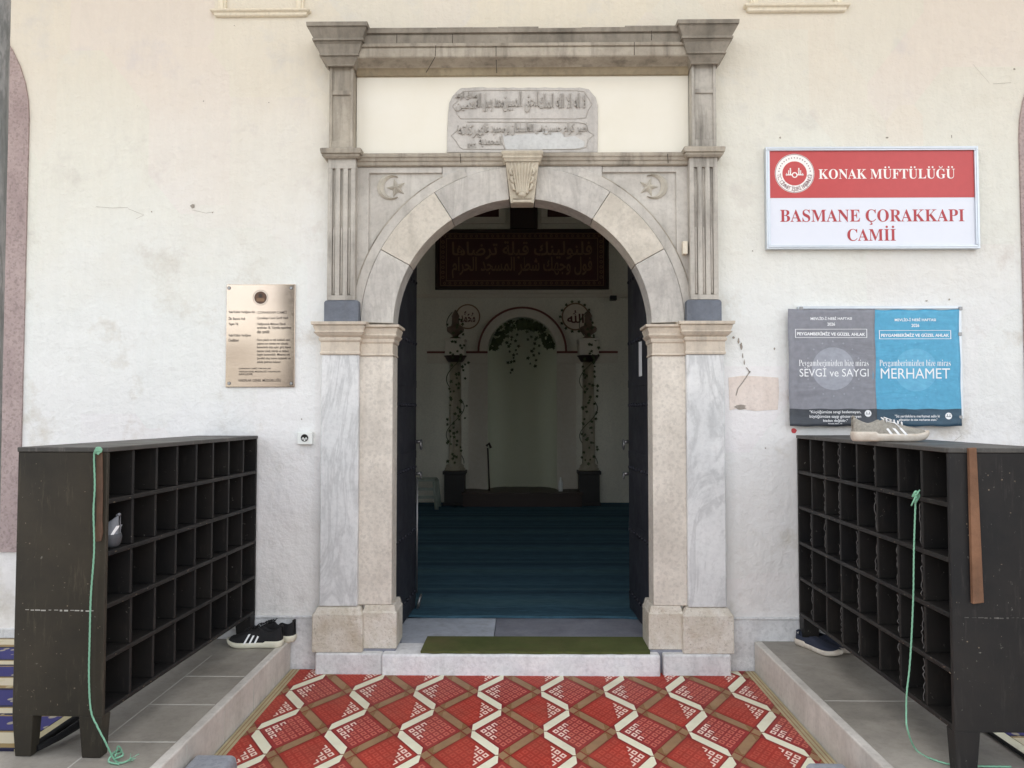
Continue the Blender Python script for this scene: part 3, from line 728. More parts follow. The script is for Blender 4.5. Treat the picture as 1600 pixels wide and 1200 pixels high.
# cornice between the capitals
xa, xb = px(553, 80, -0.1), 2 * XC - px(553, 80, -0.1)
z = lambda v, p=-0.145: Z(v, p)
m = MB()
m.mould(xa, xb, 0.0, 0.001, [(Z(115, -.05), 0.03), (Z(111, -.05), 0.040), (Z(107, -.06), 0.048), (Z(103, -0.075), 0.06)], sides=False)
m.build('bed_moulding', M['bed_stone'], portal, bevel=0.003)
zc0 = Z(103, -0.075) + 0.0005
m = MB(); m.mould(xa, xb, 0.0, 0.001, [(zc0, 0.06), (zc0 + 0.004, 0.066), (z(88), 0.136), (z(86), 0.141), (z(74), 0.142), (z(73.6), 0.136), (z(72.4), 0.136), (z(72), 0.149), (z(67.5), 0.153)], sides=False)
m.build('cornice', M['grey_stone'], portal, bevel=0.003)
m = MB(); m.mould(xa, xb, 0.0, 0.001, [(z(67.5) + 0.0005, 0.143), (z(66.5), 0.138), (z(55), 0.152), (z(54.5), 0.145), (z(53), 0.145), (z(52.6), 0.163), (z(47), 0.168)], sides=False)
# worn weathered top edge
rnd = random.Random(11); x = xa
while x < xb:
    wd = rnd.uniform(0.10, 0.3); h = rnd.uniform(0.002, 0.010)
    if not (px(852, 45, -.16) - wd * .5 < x < px(890, 45, -.16)): m.box(x, min(x + wd, xb), -0.1675, -0.02, z(47) + 0.0005, z(47) + 0.0005 + h)
    x += wd + 0.001
m.build('cornice', M['dark_stone'], portal, bevel=0.004)
# open joints across cornice and string course
m = MB()
for pts, y in (([(707, 53), (707, 67)], -0.205), ([(620, 53), (620, 67)], -0.205), ([(1018, 48), (1018, 63)], -0.205), ([(681, 71), (680, 88)], -0.196), ([(775, 72), (775, 88)], -0.196), ([(991, 66), (991, 86)], -0.196), ([(775, 89), (776, 114)], -0.115), ([(680, 88), (672, 102), (666, 112)], -0.10)):
    for (a, b), (e, f) in zip(pts, pts[1:]):
        A, B = at(a, b, y), at(e, f, y)
        if y == -9 or y == -0.10:
            t0 = -0.184 if (a, b) == pts[0] else -0.14; 
            A = at(a, b, t0); B = at(e, f, -0.06 if (e, f) == pts[-1] else -0.14)
            A.y -= .004; B.y -= .004; A.z -= .006; B.z -= .006
        m.tube([A, B], 0.0022, 5)
for u in (719, 1043):
    m.tube([at(u, 240, -0.079), at(u + 1, 255, -0.066)], 0.002, 5)
m.build('stone_joint', M['joint'], portal)
# string course over the arch
xa, xb = px(558, 248, -0.05), 2 * XC - px(558, 248, -0.05); z = lambda v: Z(v, -0.07)
m = MB(); m.mould(xa, xb, 0.0, 0.001, [(z(257), 0.046), (z(255.5), 0.054), (z(251), 0.056), (z(250), 0.064), (z(246), 0.068), (z(244.5), 0.076), (z(240), 0.078), (z(238.5), 0.07)], sides=False)
m.build('string_course', M['grey_stone'], portal, bevel=0.002)
ZST = z(257) - 0.0005
# white plaster field above the string course
m = MB(); m.box(px(557, 170, -.02), 2 * XC - px(557, 170, -.02), -0.012, 0.001, z(238.5) + 0.0005, Z(115, -.05) + 0.01)
M['field'] = plain('cream_field', srgb(230, 226, 213), 0.85, var=0.10, sc=3, bump=0.2)
m.build('plaster_field', M['field'], portal)

# arch ring: six voussoirs and the keystone
ang = lambda d: R(d)
YA = -0.05
def vouss(a0, a1, ri, ro, yf, yb, mat, name, n=10, gap=0.0022):
    m = MB(); rows = []
    for k in range(n + 1):
        t = a0 + (a1 - a0) * k / n
        c_, s_ = math.cos(t), math.sin(t)
        rows.append([(XC + ri * c_, yf, Z_SPR + ri * s_), (XC + ro * c_, yf, Z_SPR + ro * s_), (XC + ro * c_, yb, Z_SPR + ro * s_), (XC + ri * c_, yb, Z_SPR + ri * s_)])
    m.grid(rows, 0, closed=True, smooth=False, cap=True)
    return m.build(name, mat, portal, bevel=0.003, seg=2)
eps = 0.0016
zcap = Z(505, -0.06)
a_b = math.asin(max((zcap - Z_SPR) / (R_IN + .09), 0)) + 0.004
for s, (c1, c2, c3) in ((1, ('arch_grey', 'arch_beige', 'arch_grey')), (-1, ('arch_grey', 'arch_beige', 'arch_grey'))):
    for (d0, d1, cc, dy) in ((a_b, R(28.9), c1, 0), (R(28.9), R(57), c2, .003), (R(57), R(84.4), c3, .001)):
        a0, a1 = d0 + eps, d1 - eps
        if s < 0: a0, a1 = PI - a1, PI - a0
        vouss(a0, a1, R_IN, R_OUT, YA - dy, 0.119, M[cc], 'voussoir')
for s in (1, -1):
    a0, a1 = a_b + 0.02, R(70)
    if s < 0: a0, a1 = PI - a1, PI - a0
    vouss(a0, a1, R_OUT + 0.003, R_OUT + 0.055, -0.043, 0.01, M['spandrel_stone'], 'label_moulding', 16)
    a0, a1 = a_b + 0.02, R(70)
    if s < 0: a0, a1 = PI - a1, PI - a0
    vouss(a0, a1, R_OUT + 0.0555, R_OUT + 0.064, -0.036, 0.01, M['grey_stone'], 'label_moulding', 16)
# spandrels: sunk triangular panels with a raised border, crescent and star
rp_ = R_OUT + 0.064
xo = px(556, 380, -0.03)
for s in (-1, 1):
    m = MB()
    zlo = Z(508, -0.03)
    # back slab following the arch
    pts = []
    n = 22
    aa0 = a_b + 0.01
    for k in range(n + 1):
        t = aa0 + (R(84.0) - aa0) * k / n
        pts.append((mir(XC - (R_OUT + 0.002) * math.cos(t), s), Z_SPR + (R_OUT + 0.002) * math.sin(t)))
    xm = pts[-1][0]; xl = mir(xo, s)
    for (a, b), (c_, d) in zip(pts, pts[1:]):
        m.face([(a, -0.018, b), (c_, -0.018, d), (c_, -0.018, ZST), (a, -0.018, ZST)])
    m.face([(xl, -0.018, pts[0][1]), (pts[0][0], -0.018, pts[0][1]), (pts[0][0], -0.018, ZST), (xl, -0.018, ZST)])
    m.build('spandrel_panel', M['spandrel_stone'], portal)
    # raised border: outer strip, top strip and plain stone near the crown
    xs1 = mir(px(576, 380, -0.03), s); zt1 = Z(270, -0.03); xcr = mir(px(691, 265, -0.03), s)
    m = MB()
    m.prism([(xl, pts[0][1]), (xs1, pts[0][1] + 0.02), (xs1, zt1), (xcr, zt1), (xcr, ZST), (xl, ZST)], -0.034, -0.0175)
    m.build('spandrel_border', M['spandrel_stone'], portal, bevel=0.004)
    m = MB(); poly = []
    t0 = math.acos(max(-1, min(1, abs(xcr - XC) / (R_OUT + .004))))
    for k in range(9):
        t = t0 + (R(84.2) - t0) * k / 8
        poly.append((mir(XC - (R_OUT + 0.004) * math.cos(t), s), Z_SPR + (R_OUT + 0.004) * math.sin(t)))
    q = mir(xcr, s); off = 0.003 if s < 0 else -0.003
    poly = [(x_ + (0.003 if s < 0 else -0.003) * 0, z_) for x_, z_ in poly]
    poly = poly + [(poly[-1][0], ZST), (poly[0][0] , ZST)]
    m.prism([(x_ - s * 0.002, z_) for x_, z_ in poly], -0.037, -0.0175)
    m.build('crown_stone', M['arch_grey'], portal, bevel=0.003)
    # crescent and star
    cu, cv = 609, 292
    C0 = at(cu, cv, -0.03); ro, rin = 0.073, 0.060; dxc = 0.026
    m = MB(); outl = []
    th = R(52)
    for k in range(25):
        t = th + (2 * PI - 2 * th) * k / 24
        outl.append((C0.x + ro * math.cos(t), C0.z + ro * math.sin(t)))
    p_end, p_st = outl[-1], outl[0]
    cx2 = C0.x + dxc; inn = []
    ae = math.atan2(p_end[1] - C0.z, p_end[0] - cx2); as_ = math.atan2(p_st[1] - C0.z, p_st[0] - cx2)
    if ae < 0: ae += 2 * PI
    r2 = math.hypot(p_st[0] - cx2, p_st[1] - C0.z)
    for k in range(1, 24):
        t = ae + (as_ - ae) * k / 24
        inn.append((cx2 + r2 * math.cos(t), C0.z + r2 * math.sin(t)))
    ring = outl + inn
    # built as a strip so that the thin horns stay clean
    rows = []
    full_in = [p_st] + list(reversed(inn)) + [p_end]
    for k in range(25):
        a, b = outl[k], full_in[min(int(round(k * (len(full_in) - 1) / 24)), len(full_in) - 1)]
        mid = ((a[0] + b[0]) / 2, (a[1] + b[1]) / 2)
        rows.append([(mir(a[0], s), -0.017, a[1]), (mir(a[0], s), -0.024, a[1]), (mir(mid[0], s), -0.034, mid[1]), (mir(b[0], s), -0.024, b[1]), (mir(b[0], s), -0.017, b[1])])
    m.grid(rows, 0, smooth=False)
    m.build('crescent', M['gold_stone'], portal)
    m = MB(); S0 = (mir(C0.x + 0.037, s), C0.z - 0.004)
    tips = []
    for k in range(10):
        t = R(90 + (16 if s < 0 else -16)) + k * PI / 5; r_ = 0.056 if k % 2 == 0 else 0.024
        tips.append((S0[0] + r_ * math.cos(t), S0[1] + r_ * math.sin(t)))
    for k in range(10):
        a, b = tips[k], tips[(k + 1) % 10]
        m.face([(S0[0], -0.040, S0[1]), (a[0], -0.022, a[1]), (b[0], -0.022, b[1])])
        m.face([(a[0], -0.022, a[1]), (a[0], -0.017, a[1]), (b[0], -0.017, b[1]), (b[0], -0.022, b[1])])
    m.build('star', M['gold_stone'], portal)
# keystone with acanthus leaf
m = MB()
A, B = at(790, 258, -0.12), at(842, 258, -0.12); C, D = at(798, 318, -0.09), at(834, 318, -0.09)
kx0, kx1, kz1 = A.x, B.x, A.z + 0.02; lx0, lx1, lz = C.x, D.x, C.z
rows = []
for k in range(9):
    t = k / 8; x0 = kx0 + (lx0 - kx0) * t; x1 = kx1 + (lx1 - kx1) * t; zz = kz1 + (lz - kz1) * t
    yf = -0.118 + 0.03 * math.sin(t * PI * 0.5) - 0.012 * (t > .9)
    rows.append([(x0, 0.0, zz), (x0, yf, zz), (x1, yf, zz), (x1, 0.0, zz)])
m.grid(rows, 0, closed=True, smooth=False, cap=True)
key = m.build('keystone', M['keystone'], portal, bevel=0.003)
m = MB(); z = lambda v: Z(v, -0.14)
m.mould(kx0 + 0.004, kx1 - 0.004, -0.118, 0.0, [(kz1 + 0.0005, 0.0), (z(251), 0.008), (z(248), 0.012), (z(245), 0.020), (z(243), 0.018), (z(239.5), 0.026), (z(237), 0.028), (z(235), 0.022)])
m.build('keystone_cap', M['keystone'], key, bevel=0.002)
m = MB(); xk = (kx0 + kx1) / 2
zt, zb = kz1 - 0.004, lz + 0.052
for k in range(-3, 4):
    top = xk + k * 0.021; bot = xk + k * 0.009
    path = []
    for q in range(8):
        t = q / 7; path.append((top + (bot - top) * t ** 0.8, -0.112 + 0.026 * math.sin(t * PI * 0.5) - 0.004 - 0.024 * max(0, t - .6), zt + (zb - zt) * t))
    m.tube(path, 0.008, 6, rs=[0.006, .008, .009, .009, .0085, .008, .008, .009])
for sg in (-1, 1):
    for q, (tz, len_) in enumerate(((0.2, .05), (0.45, .05), (0.68, .042))):
        z0 = zt + (zb - zt) * tz; xe = xk + sg * (0.080 - 0.03 * tz)
        pth = [(xk + sg * 0.03, -0.104 + .02 * tz, z0 + 0.03), (xk + sg * 0.055, -0.112 + .02 * tz, z0 + .012), (xe - sg * .006, -0.116 + .02 * tz, z0 - 0.012), (xe - sg * .012, -0.120 + .02 * tz, z0 - .03), (xe - sg * .022, -0.114 + .02 * tz, z0 - .036)]
        m.tube(pth, .01, 6, rs=[.005, .009, .010, .009, .005])
        pth = [(xk + sg * 0.05, -0.104 + .02 * tz, z0 + 0.035), (xe + sg * .002, -0.106 + .02 * tz, z0 + .015), (xe + sg * .004, -0.110 + .02 * tz, z0 - 0.014)]
        m.tube(pth, .007, 6, rs=[.004, .008, .004])
# curled tip
m.lathe([(0.0, -0.018), (0.016, -0.012), (0.024, 0.0), (0.018, 0.012), (0.0, 0.018)], (xk, -0.102, zb - 0.008), 14)
m.build('acanthus_leaf', M['keystone'], key)
m = MB(); m.box(lx0 + 0.012, lx1 - 0.012, -0.112, -0.09, lz + 0.022, lz + 0.026); m.box(lx0 + 0.012, lx1 - 0.012, -0.108, -0.09, lz + 0.003, lz + 0.018); m.build('keystone_foot', M['keystone'], key, bevel=0.002)

m = MB(); a_, b_ = at(1066, 398, -.05), at(1073, 378, -.05); m.box(a_.x, b_.x, -.075, -.034, a_.z, b_.z)
tag(m.build('door_sensor', M['trim'], bevel=.003), 'tiny cream box fixed to the stone beside the right fluted pilaster', 'sensor')
# door leaves swung inward against the passage walls
R_L = 0.73
for s in (-1, 1):
    xf0 = at(612, 700, 0.19).x + 0.004; xf1 = at(650, 700, 0.93).x
    ya, yb = 0.19, 0.93
    def lp(t, dz, dx=0.0):     # point on the inner face of the leaf
        return (mir(xf0 + (xf1 - xf0) * t + dx, s), ya + (yb - ya) * t, dz)
    zb_ = HALL_Z + 0.012
    def ztop(t): return Z_SPR - 0.03 + math.sqrt(max(R_L ** 2 - (R_L * (1 - t)) ** 2, 0)) * 1.0
    m = MB(); n = 18
    for dx, fl_ in ((0.0, 0), (-0.05, 1)):
        for k in range(n):
            t0, t1 = k / n, (k + 1) / n
            m.face([lp(t0, zb_, dx), lp(t1, zb_, dx), lp(t1, ztop(t1), dx), lp(t0, ztop(t0), dx)])
    for k in range(n):
        t0, t1 = k / n, (k + 1) / n
        m.face([lp(t0, ztop(t0)), lp(t1, ztop(t1)), lp(t1, ztop(t1), -.05), lp(t0, ztop(t0), -.05)])
    m.face([lp(1, zb_), lp(1, ztop(1)), lp(1, ztop(1), -.05), lp(1, zb_, -.05)])
    m.face([lp(0, zb_), lp(0, ztop(0)), lp(0, ztop(0), -.05), lp(0, zb_, -.05)])
    leaf = m.build('door_leaf', M['iron'], portal)
    m = MB()
    for zz in [zb_ + 0.12 + k * 0.42 for k in range(6)]:
        for t in [0.06 + 0.11 * j for j in range(9)]:
            if zz > ztop(t) - 0.05: continue
            c_ = Vector(lp(t, zz, 0.002)); 
            m.lathe([(0.0, 0.012), (0.010, 0.008), (0.014, 0.0)], (0, 0, 0), 8)
            L = len(m.v); MM = Matrix.Translation(c_) @ Matrix.Rotation(R(90) if s < 0 else R(-90), 4, 'Y')
            for q in range(L - 24, L): m.v[q] = tuple(MM @ Vector(m.v[q]))
    m.build('door_stud', M['iron'], leaf)
    for zz in (zb_ + 0.06, zb_ + 0.54, zb_ + 1.02, zb_ + 1.5):
        m = MB(); m.face([lp(0.01, zz, .004), lp(.99, zz, .004), lp(.99, zz + .05, .004), lp(.01, zz + .05, .004)])
        for za in (zz, zz + .05): m.face([lp(0.01, za, .004), lp(.99, za, .004), lp(.99, za, 0), lp(.01, za, 0)])
        m.build('door_strap', M['iron'], leaf)
    m = MB()
    zk = at(648, 690, .93).z
    for zz, rr in ((zk, 0.032), (at(644, 740, .9).z, 0.022)):
        P = Vector(lp(0.97, zz, 0.02))
        m.tube([P + Vector((mir(-.02, s) - mir(0, s), 0, 0)), P + Vector((mir(.025, s) - mir(0, s), -.0, 0))], .012, 8)
        m.tube([P + Vector((mir(.02, s) - mir(0, s), rr * math.cos(a_), rr * math.sin(a_) - rr * .6)) for a_ in [2 * PI * k / 14 for k in range(15)]], .006, 6)
    m.build('door_handle', M['steel'], leaf)
    if s < 0:
        m = MB(); P0 = Vector(lp(.98, at(646, 745, .93).z, .012)); P1 = Vector(lp(.98, at(646, 925, .93).z, .012))
        m.tube([P0, P1], .007, 8)
        zc_ = at(650, 940, .93).z; Q = Vector(lp(.97, zc_, .03))
        m.tube([Q + Vector((.012 * math.sin(a_), .04 * math.cos(a_), .05 * math.sin(a_))) for a_ in [2 * PI * k / 14 for k in range(15)]], .008, 6)
        m.build('door_bolt', M['steel'], leaf)
    else:
        m = MB(); P = at(995, 560, 0.5); t = 0.42
        za, zb2 = at(993, 534, .5).z, at(993, 588, .5).z
        m.face([lp(t - .07, zb2, .006), lp(t + .06, zb2, .006), lp(t + .06, za, .006), lp(t - .07, za, .006)])
        m.build('paper_notice', M['poster_ink'], leaf, recalc=False)

# ================================================================ STEP, THRESHOLD, MATS
xa, xb = px(596, 1040, -0.115), px(1032, 1040, -0.115)
zst = Z(1023, -0.115)
m = MB(); m.box(xa, xb, -0.118, 0.10, -0.02, zst)
tag(m.build('marble_doorstep', M['step_marble'], bevel=0.012, seg=3), 'rough white marble step in front of the doorway', 'step')
def slab(u0, u1, y0, y1, mat, label, nm='threshold_slab'):
    m = MB(); m.box(u0, u1, y0, y1, -0.02, HALL_Z)
    return tag(m.build(nm, mat, bevel=0.003), label, 'slab')
xm = at(773, 980, 0.4).x
slab(XC - 0.86, xm - 0.002, 0.1205, 0.699, M['slab_pale'], 'pale marble threshold slab on the left inside the doorway')
slab(xm + 0.002, XC + 0.86, 0.1205, 0.699, M['slab_grey'], 'darker grey threshold slab on the right inside the doorway')
# green turf mat on the step
m = MB(); zt = max(zst, HALL_Z) + 0.004
P = [at(657, 1023, -0.105), at(1016, 1022, -0.105), at(1010, 999, 0.18), at(668, 997, 0.18)]
n = 40; rnd = random.Random(2); rows = []
for k in range(n + 1):
    t = k / n; f_, b_ = P[0].lerp(P[1], t), P[3].lerp(P[2], t)
    jy = rnd.uniform(-.004, .004)
    rows.append([(f_.x, f_.y + jy, zt - .003), (f_.x, f_.y + jy, zt + .010), (b_.x * .5 + f_.x * .5, 0.03, zt + .012), (b_.x, b_.y, zt + .010), (b_.x, b_.y, zt - .003)])
m.grid(rows, 0, smooth=False)
tag(m.build('green_doormat', M['green_mat']), 'strip of worn green turf matting lying on the doorstep', 'mat')
# teal prayer carpet with a loose front edge
m = MB(); rows = []
n = 60
def edge_y(x):
    t = (x - XC) / 0.85
    return 0.70 - 0.035 * t + 0.02 * math.sin(t * 3.1) - 0.012 * math.sin(t * 7)
for k in range(n + 1):
    x = XC - 4.9 + 9.8 * k / n; e = edge_y(max(XC - .85, min(XC + .85, x))) if abs(x - XC) < .86 else 0.72
    rows.append([(x, e, HALL_Z + .001), (x, e + .004, HALL_Z + .016), (x, e + .25, HALL_Z + .014 + .006 * math.sin(x * 9)), (x, 1.3, HALL_Z + .012), (x, HY + .8, HALL_Z + .012)])
m.grid(rows, 0, smooth=False)
tag(m.build('prayer_carpet', M['hall_carpet']), 'long teal striped prayer carpet covering the dim hall floor', 'carpet')

# red woven mat in front of the step
m = MB()
mx0, mx1, my0, my1 = -1.29, 1.29, -2.6, -0.028
nx, ny = 2, 2
rnd = random.Random(8)
def mat_z(x, y):
    return 0.006
m.grid([[(mx0 + (mx1 - mx0) * i / nx, my0 + (my1 - my0) * j / ny, mat_z(mx0 + (mx1 - mx0) * i / nx, my0 + (my1 - my0) * j / ny)) for i in range(nx + 1)] for j in range(ny + 1)], 0, smooth=True)
m.face([(mx0, my1, .0), (mx1, my1, .0), (mx1, my1, .007), (mx0, my1, .007)])
HX, HYs = 0.1625, 0.2465; gx, gy = -0.243, -0.354
bx0, bx1 = mx0 + 0.05, mx1 - 0.05
def clip(poly):
    for lim, sg, ax in ((bx0, 1, 0), (bx1, -1, 0), (my0, 1, 1), (my1 - 0.004, -1, 1)):
        out = []
        for k in range(len(poly)):
            a, b = poly[k], poly[(k + 1) % len(poly)]
            ia, ib = sg * (a[ax] - lim) >= 0, sg * (b[ax] - lim) >= 0
            if ia: out.append(a)
            if ia != ib:
                t = (lim - a[ax]) / (b[ax] - a[ax]); out.append((a[0] + (b[0] - a[0]) * t, a[1] + (b[1] - a[1]) * t))
        poly = out
        if len(poly) < 3: return None
    return poly
def lay(poly, lift, mi):
    poly = clip(poly)
    if poly: m.face([(x, y, mat_z(x, y) + lift) for x, y in poly], mi)
TB = 0.046
for a in range(-9, 11):
    for b in range(-11, 4):
        nxp, nyp = gx + HX * a, gy + HYs * b
        if (a + b) % 2 == 0:
            # bands leave this node to the right, up and down
            for sg in (1, -1):
                cream = (a % 2 == 0)
                cut = 0.018 if cream else 0.03
                x0, x1 = nxp + cut, nxp + HX - cut
                yc = lambda x: nyp + sg * HYs * (x - nxp) / HX
                tb = TB - .004 if cream else TB * 0.86
                k = 0.012
                pl = [(x0, yc(x0) - tb + (.02 if sg > 0 else 0)), (x0 + k, yc(x0 + k) - tb), (x1, yc(x1) - tb) if sg > 0 else (x1, yc(x1) - tb), (x1, yc(x1) + tb - (.02 if sg > 0 else 0)), (x1 - k, yc(x1 - k) + tb), (x0, yc(x0) + tb)]
                if sg < 0: pl = [(x0, yc(x0) - tb), (x1 - k, yc(x1 - k) - tb), (x1, yc(x1) - tb + .02), (x1, yc(x1) + tb), (x0 + k, yc(x0 + k) + tb), (x0, yc(x0) + tb - .02)]
                lay(pl, 0.0009, 2 if cream else 3)
                lay([(nxp, nyp - TB), (nxp + HX, nyp + sg * HYs - TB), (nxp + HX, nyp + sg * HYs + TB), (nxp, nyp + TB)], 0.0004 + .00003 * sg, 1 if cream else 8)
                for e in (-1, 1):     # dark border lines of the whole band
                    q = e * (TB + 0.004); xs, xe = nxp, nxp + HX
                    lay([(xs, yc(xs) + q - .005), (xe, yc(xe) + q - .005), (xe, yc(xe) + q + .005), (xs, yc(xs) + q + .005)], 0.0005, 1)
            d = TB * .82
            lay([(nxp - d * HX / HYs, nyp), (nxp, nyp - d), (nxp + d * HX / HYs, nyp), (nxp, nyp + d)], 0.0007, 3)
        else:
            # a cell of small squares
            lx, ly = nxp - HX, nyp
            odd = (a % 2 != 0)
            pt = lambda s_, t_: (lx + HX * (s_ + t_), ly + HYs * (s_ - t_))
            lo, hi, N = 0.15, 0.85, 5
            if odd: lay([pt(lo - .03, lo - .03), pt(hi + .03, lo - .03), pt(hi + .03, hi + .03), pt(lo - .03, hi + .03)], 0.0003, 7)
            cs = (hi - lo) / N
            for i in range(N):
                for j in range(N):
                    sm = (i + j) if odd else (2 * (N - 1) - i - j)
                    bright = sm <= 2
                    s0, t0 = lo + cs * i + cs * .14, lo + cs * j + cs * .14; L = cs * .72; wv = L * .28
                    mi = 4 if bright else 5 if odd else 9
                    segs = [((s0, t0), (s0 + L, t0 + wv)), ((s0, t0 + L - wv), (s0 + L, t0 + L)), ((s0, t0), (s0 + wv, t0 + L)), ((s0 + L - wv, t0), (s0 + L, t0 + L))]
                    if sm == 2 and bright: segs = segs[:1] + segs[2:] if odd else segs[1:2] + segs[3:]
                    for q, ((sa, ta), (sb, tb_)) in enumerate(segs):
                        lay([pt(sa, ta), pt(sb, ta), pt(sb, tb_), pt(sa, tb_)], 0.0005 + 0.0001 * q, mi)
# edge binding with thin concentric lines
for sg, xe in ((-1, mx0), (1, mx1)):
    xa_, xb_ = sorted((xe, xe - sg * .05)); m.face([(xa_, my0, .0066), (xb_, my0, .0066), (xb_, my1, .0066), (xa_, my1, .0066)], 6)
    for k in range(5):
        x_ = xe - sg * (0.006 + 0.0095 * k); 
        for j in range(ny):
            ya_, yb_ = my0 + (my1 - my0) * j / ny, my0 + (my1 - my0) * (j + 1) / ny
            m.face([(x_ - .003, ya_, mat_z(x_, ya_) + .0011), (x_ + .003, ya_, mat_z(x_, ya_) + .0011), (x_ + .003, yb_, mat_z(x_, yb_) + .0011), (x_ - .003, yb_, mat_z(x_, yb_) + .0011)], 3 if k % 2 else 6)
tag(m.build('woven_mat', [M['mat_red'], M['mat_line'], M['mat_cream'], M['mat_tan'], M['mat_glyph'], M['mat_dim'], M['mat_edge'], M['mat_crimson'], M['mat_olive'], M['mat_faint']], recalc=False), 'red woven plastic mat with cream zigzags covering the porch floor', 'mat')
# striped rugs on the platforms
for sg, lab in ((-1, 'blue and cream striped prayer rug behind the left shoe rack'), (1, 'blue striped prayer rug with fringe behind the right shoe rack')):
    x0 = sg * 1.86; x1 = sg * 5.2
    root = thing('prayer_rug', lab, 'rug', (sg * 3.5, -1.0, LEDGE_Z))
    m = MB(); ye = -1.45 if sg < 0 else -2.6
    m.box(x0 + sg * .05, x1, ye, -0.05, LEDGE_Z + .001, LEDGE_Z + 0.010); m.build('pile', M['rug'], root)
    m = MB(); m.box(x0, x0 + sg * .0495, ye, -0.05, LEDGE_Z + .001, LEDGE_Z + .008); m.build('fringe', M['mat_cream'] if sg > 0 else M['mat_edge'], root)
    m = MB(); m.tube([(x0 - sg * .008, ye, LEDGE_Z + .008), (x0 - sg * .008, -0.06, LEDGE_Z + .008)], .008 if sg > 0 else .014, 6); m.build('edge_binding', M['black_fabric'], root)
# loose stone blocks at the foot of the platforms
for u0, u1, v, lab, nm in ((305, 374, 1177, 'broken bluish stone block at the foot of the left platform', 1), (1258, 1322, 1190, 'pale stone block at the foot of the right platform', 2)):
    a, b = fl(u0, v, .10), fl(u1, v, .10); rnd = random.Random(nm)
    m = MB(); rows = []
    for zz, e in ((0.009, 0), (0.05, .004), (.085, .0), (.10, -.012)):
        rows.append([(a.x - e + rnd.uniform(-.006, .006), a.y - .18 - e, zz + rnd.uniform(-.003, .003) * (zz > .02)), (b.x + e + rnd.uniform(-.006, .006), a.y - .18 - e, zz), (b.x + e - .01, a.y + e, zz), (a.x - e, a.y + e + rnd.uniform(-.004, .004), zz)])
    m.grid(rows, 0, closed=True, smooth=False, cap=True)
    tag(m.build('stone_block', M['rubble'], bevel=.008, seg=2), lab, 'block')

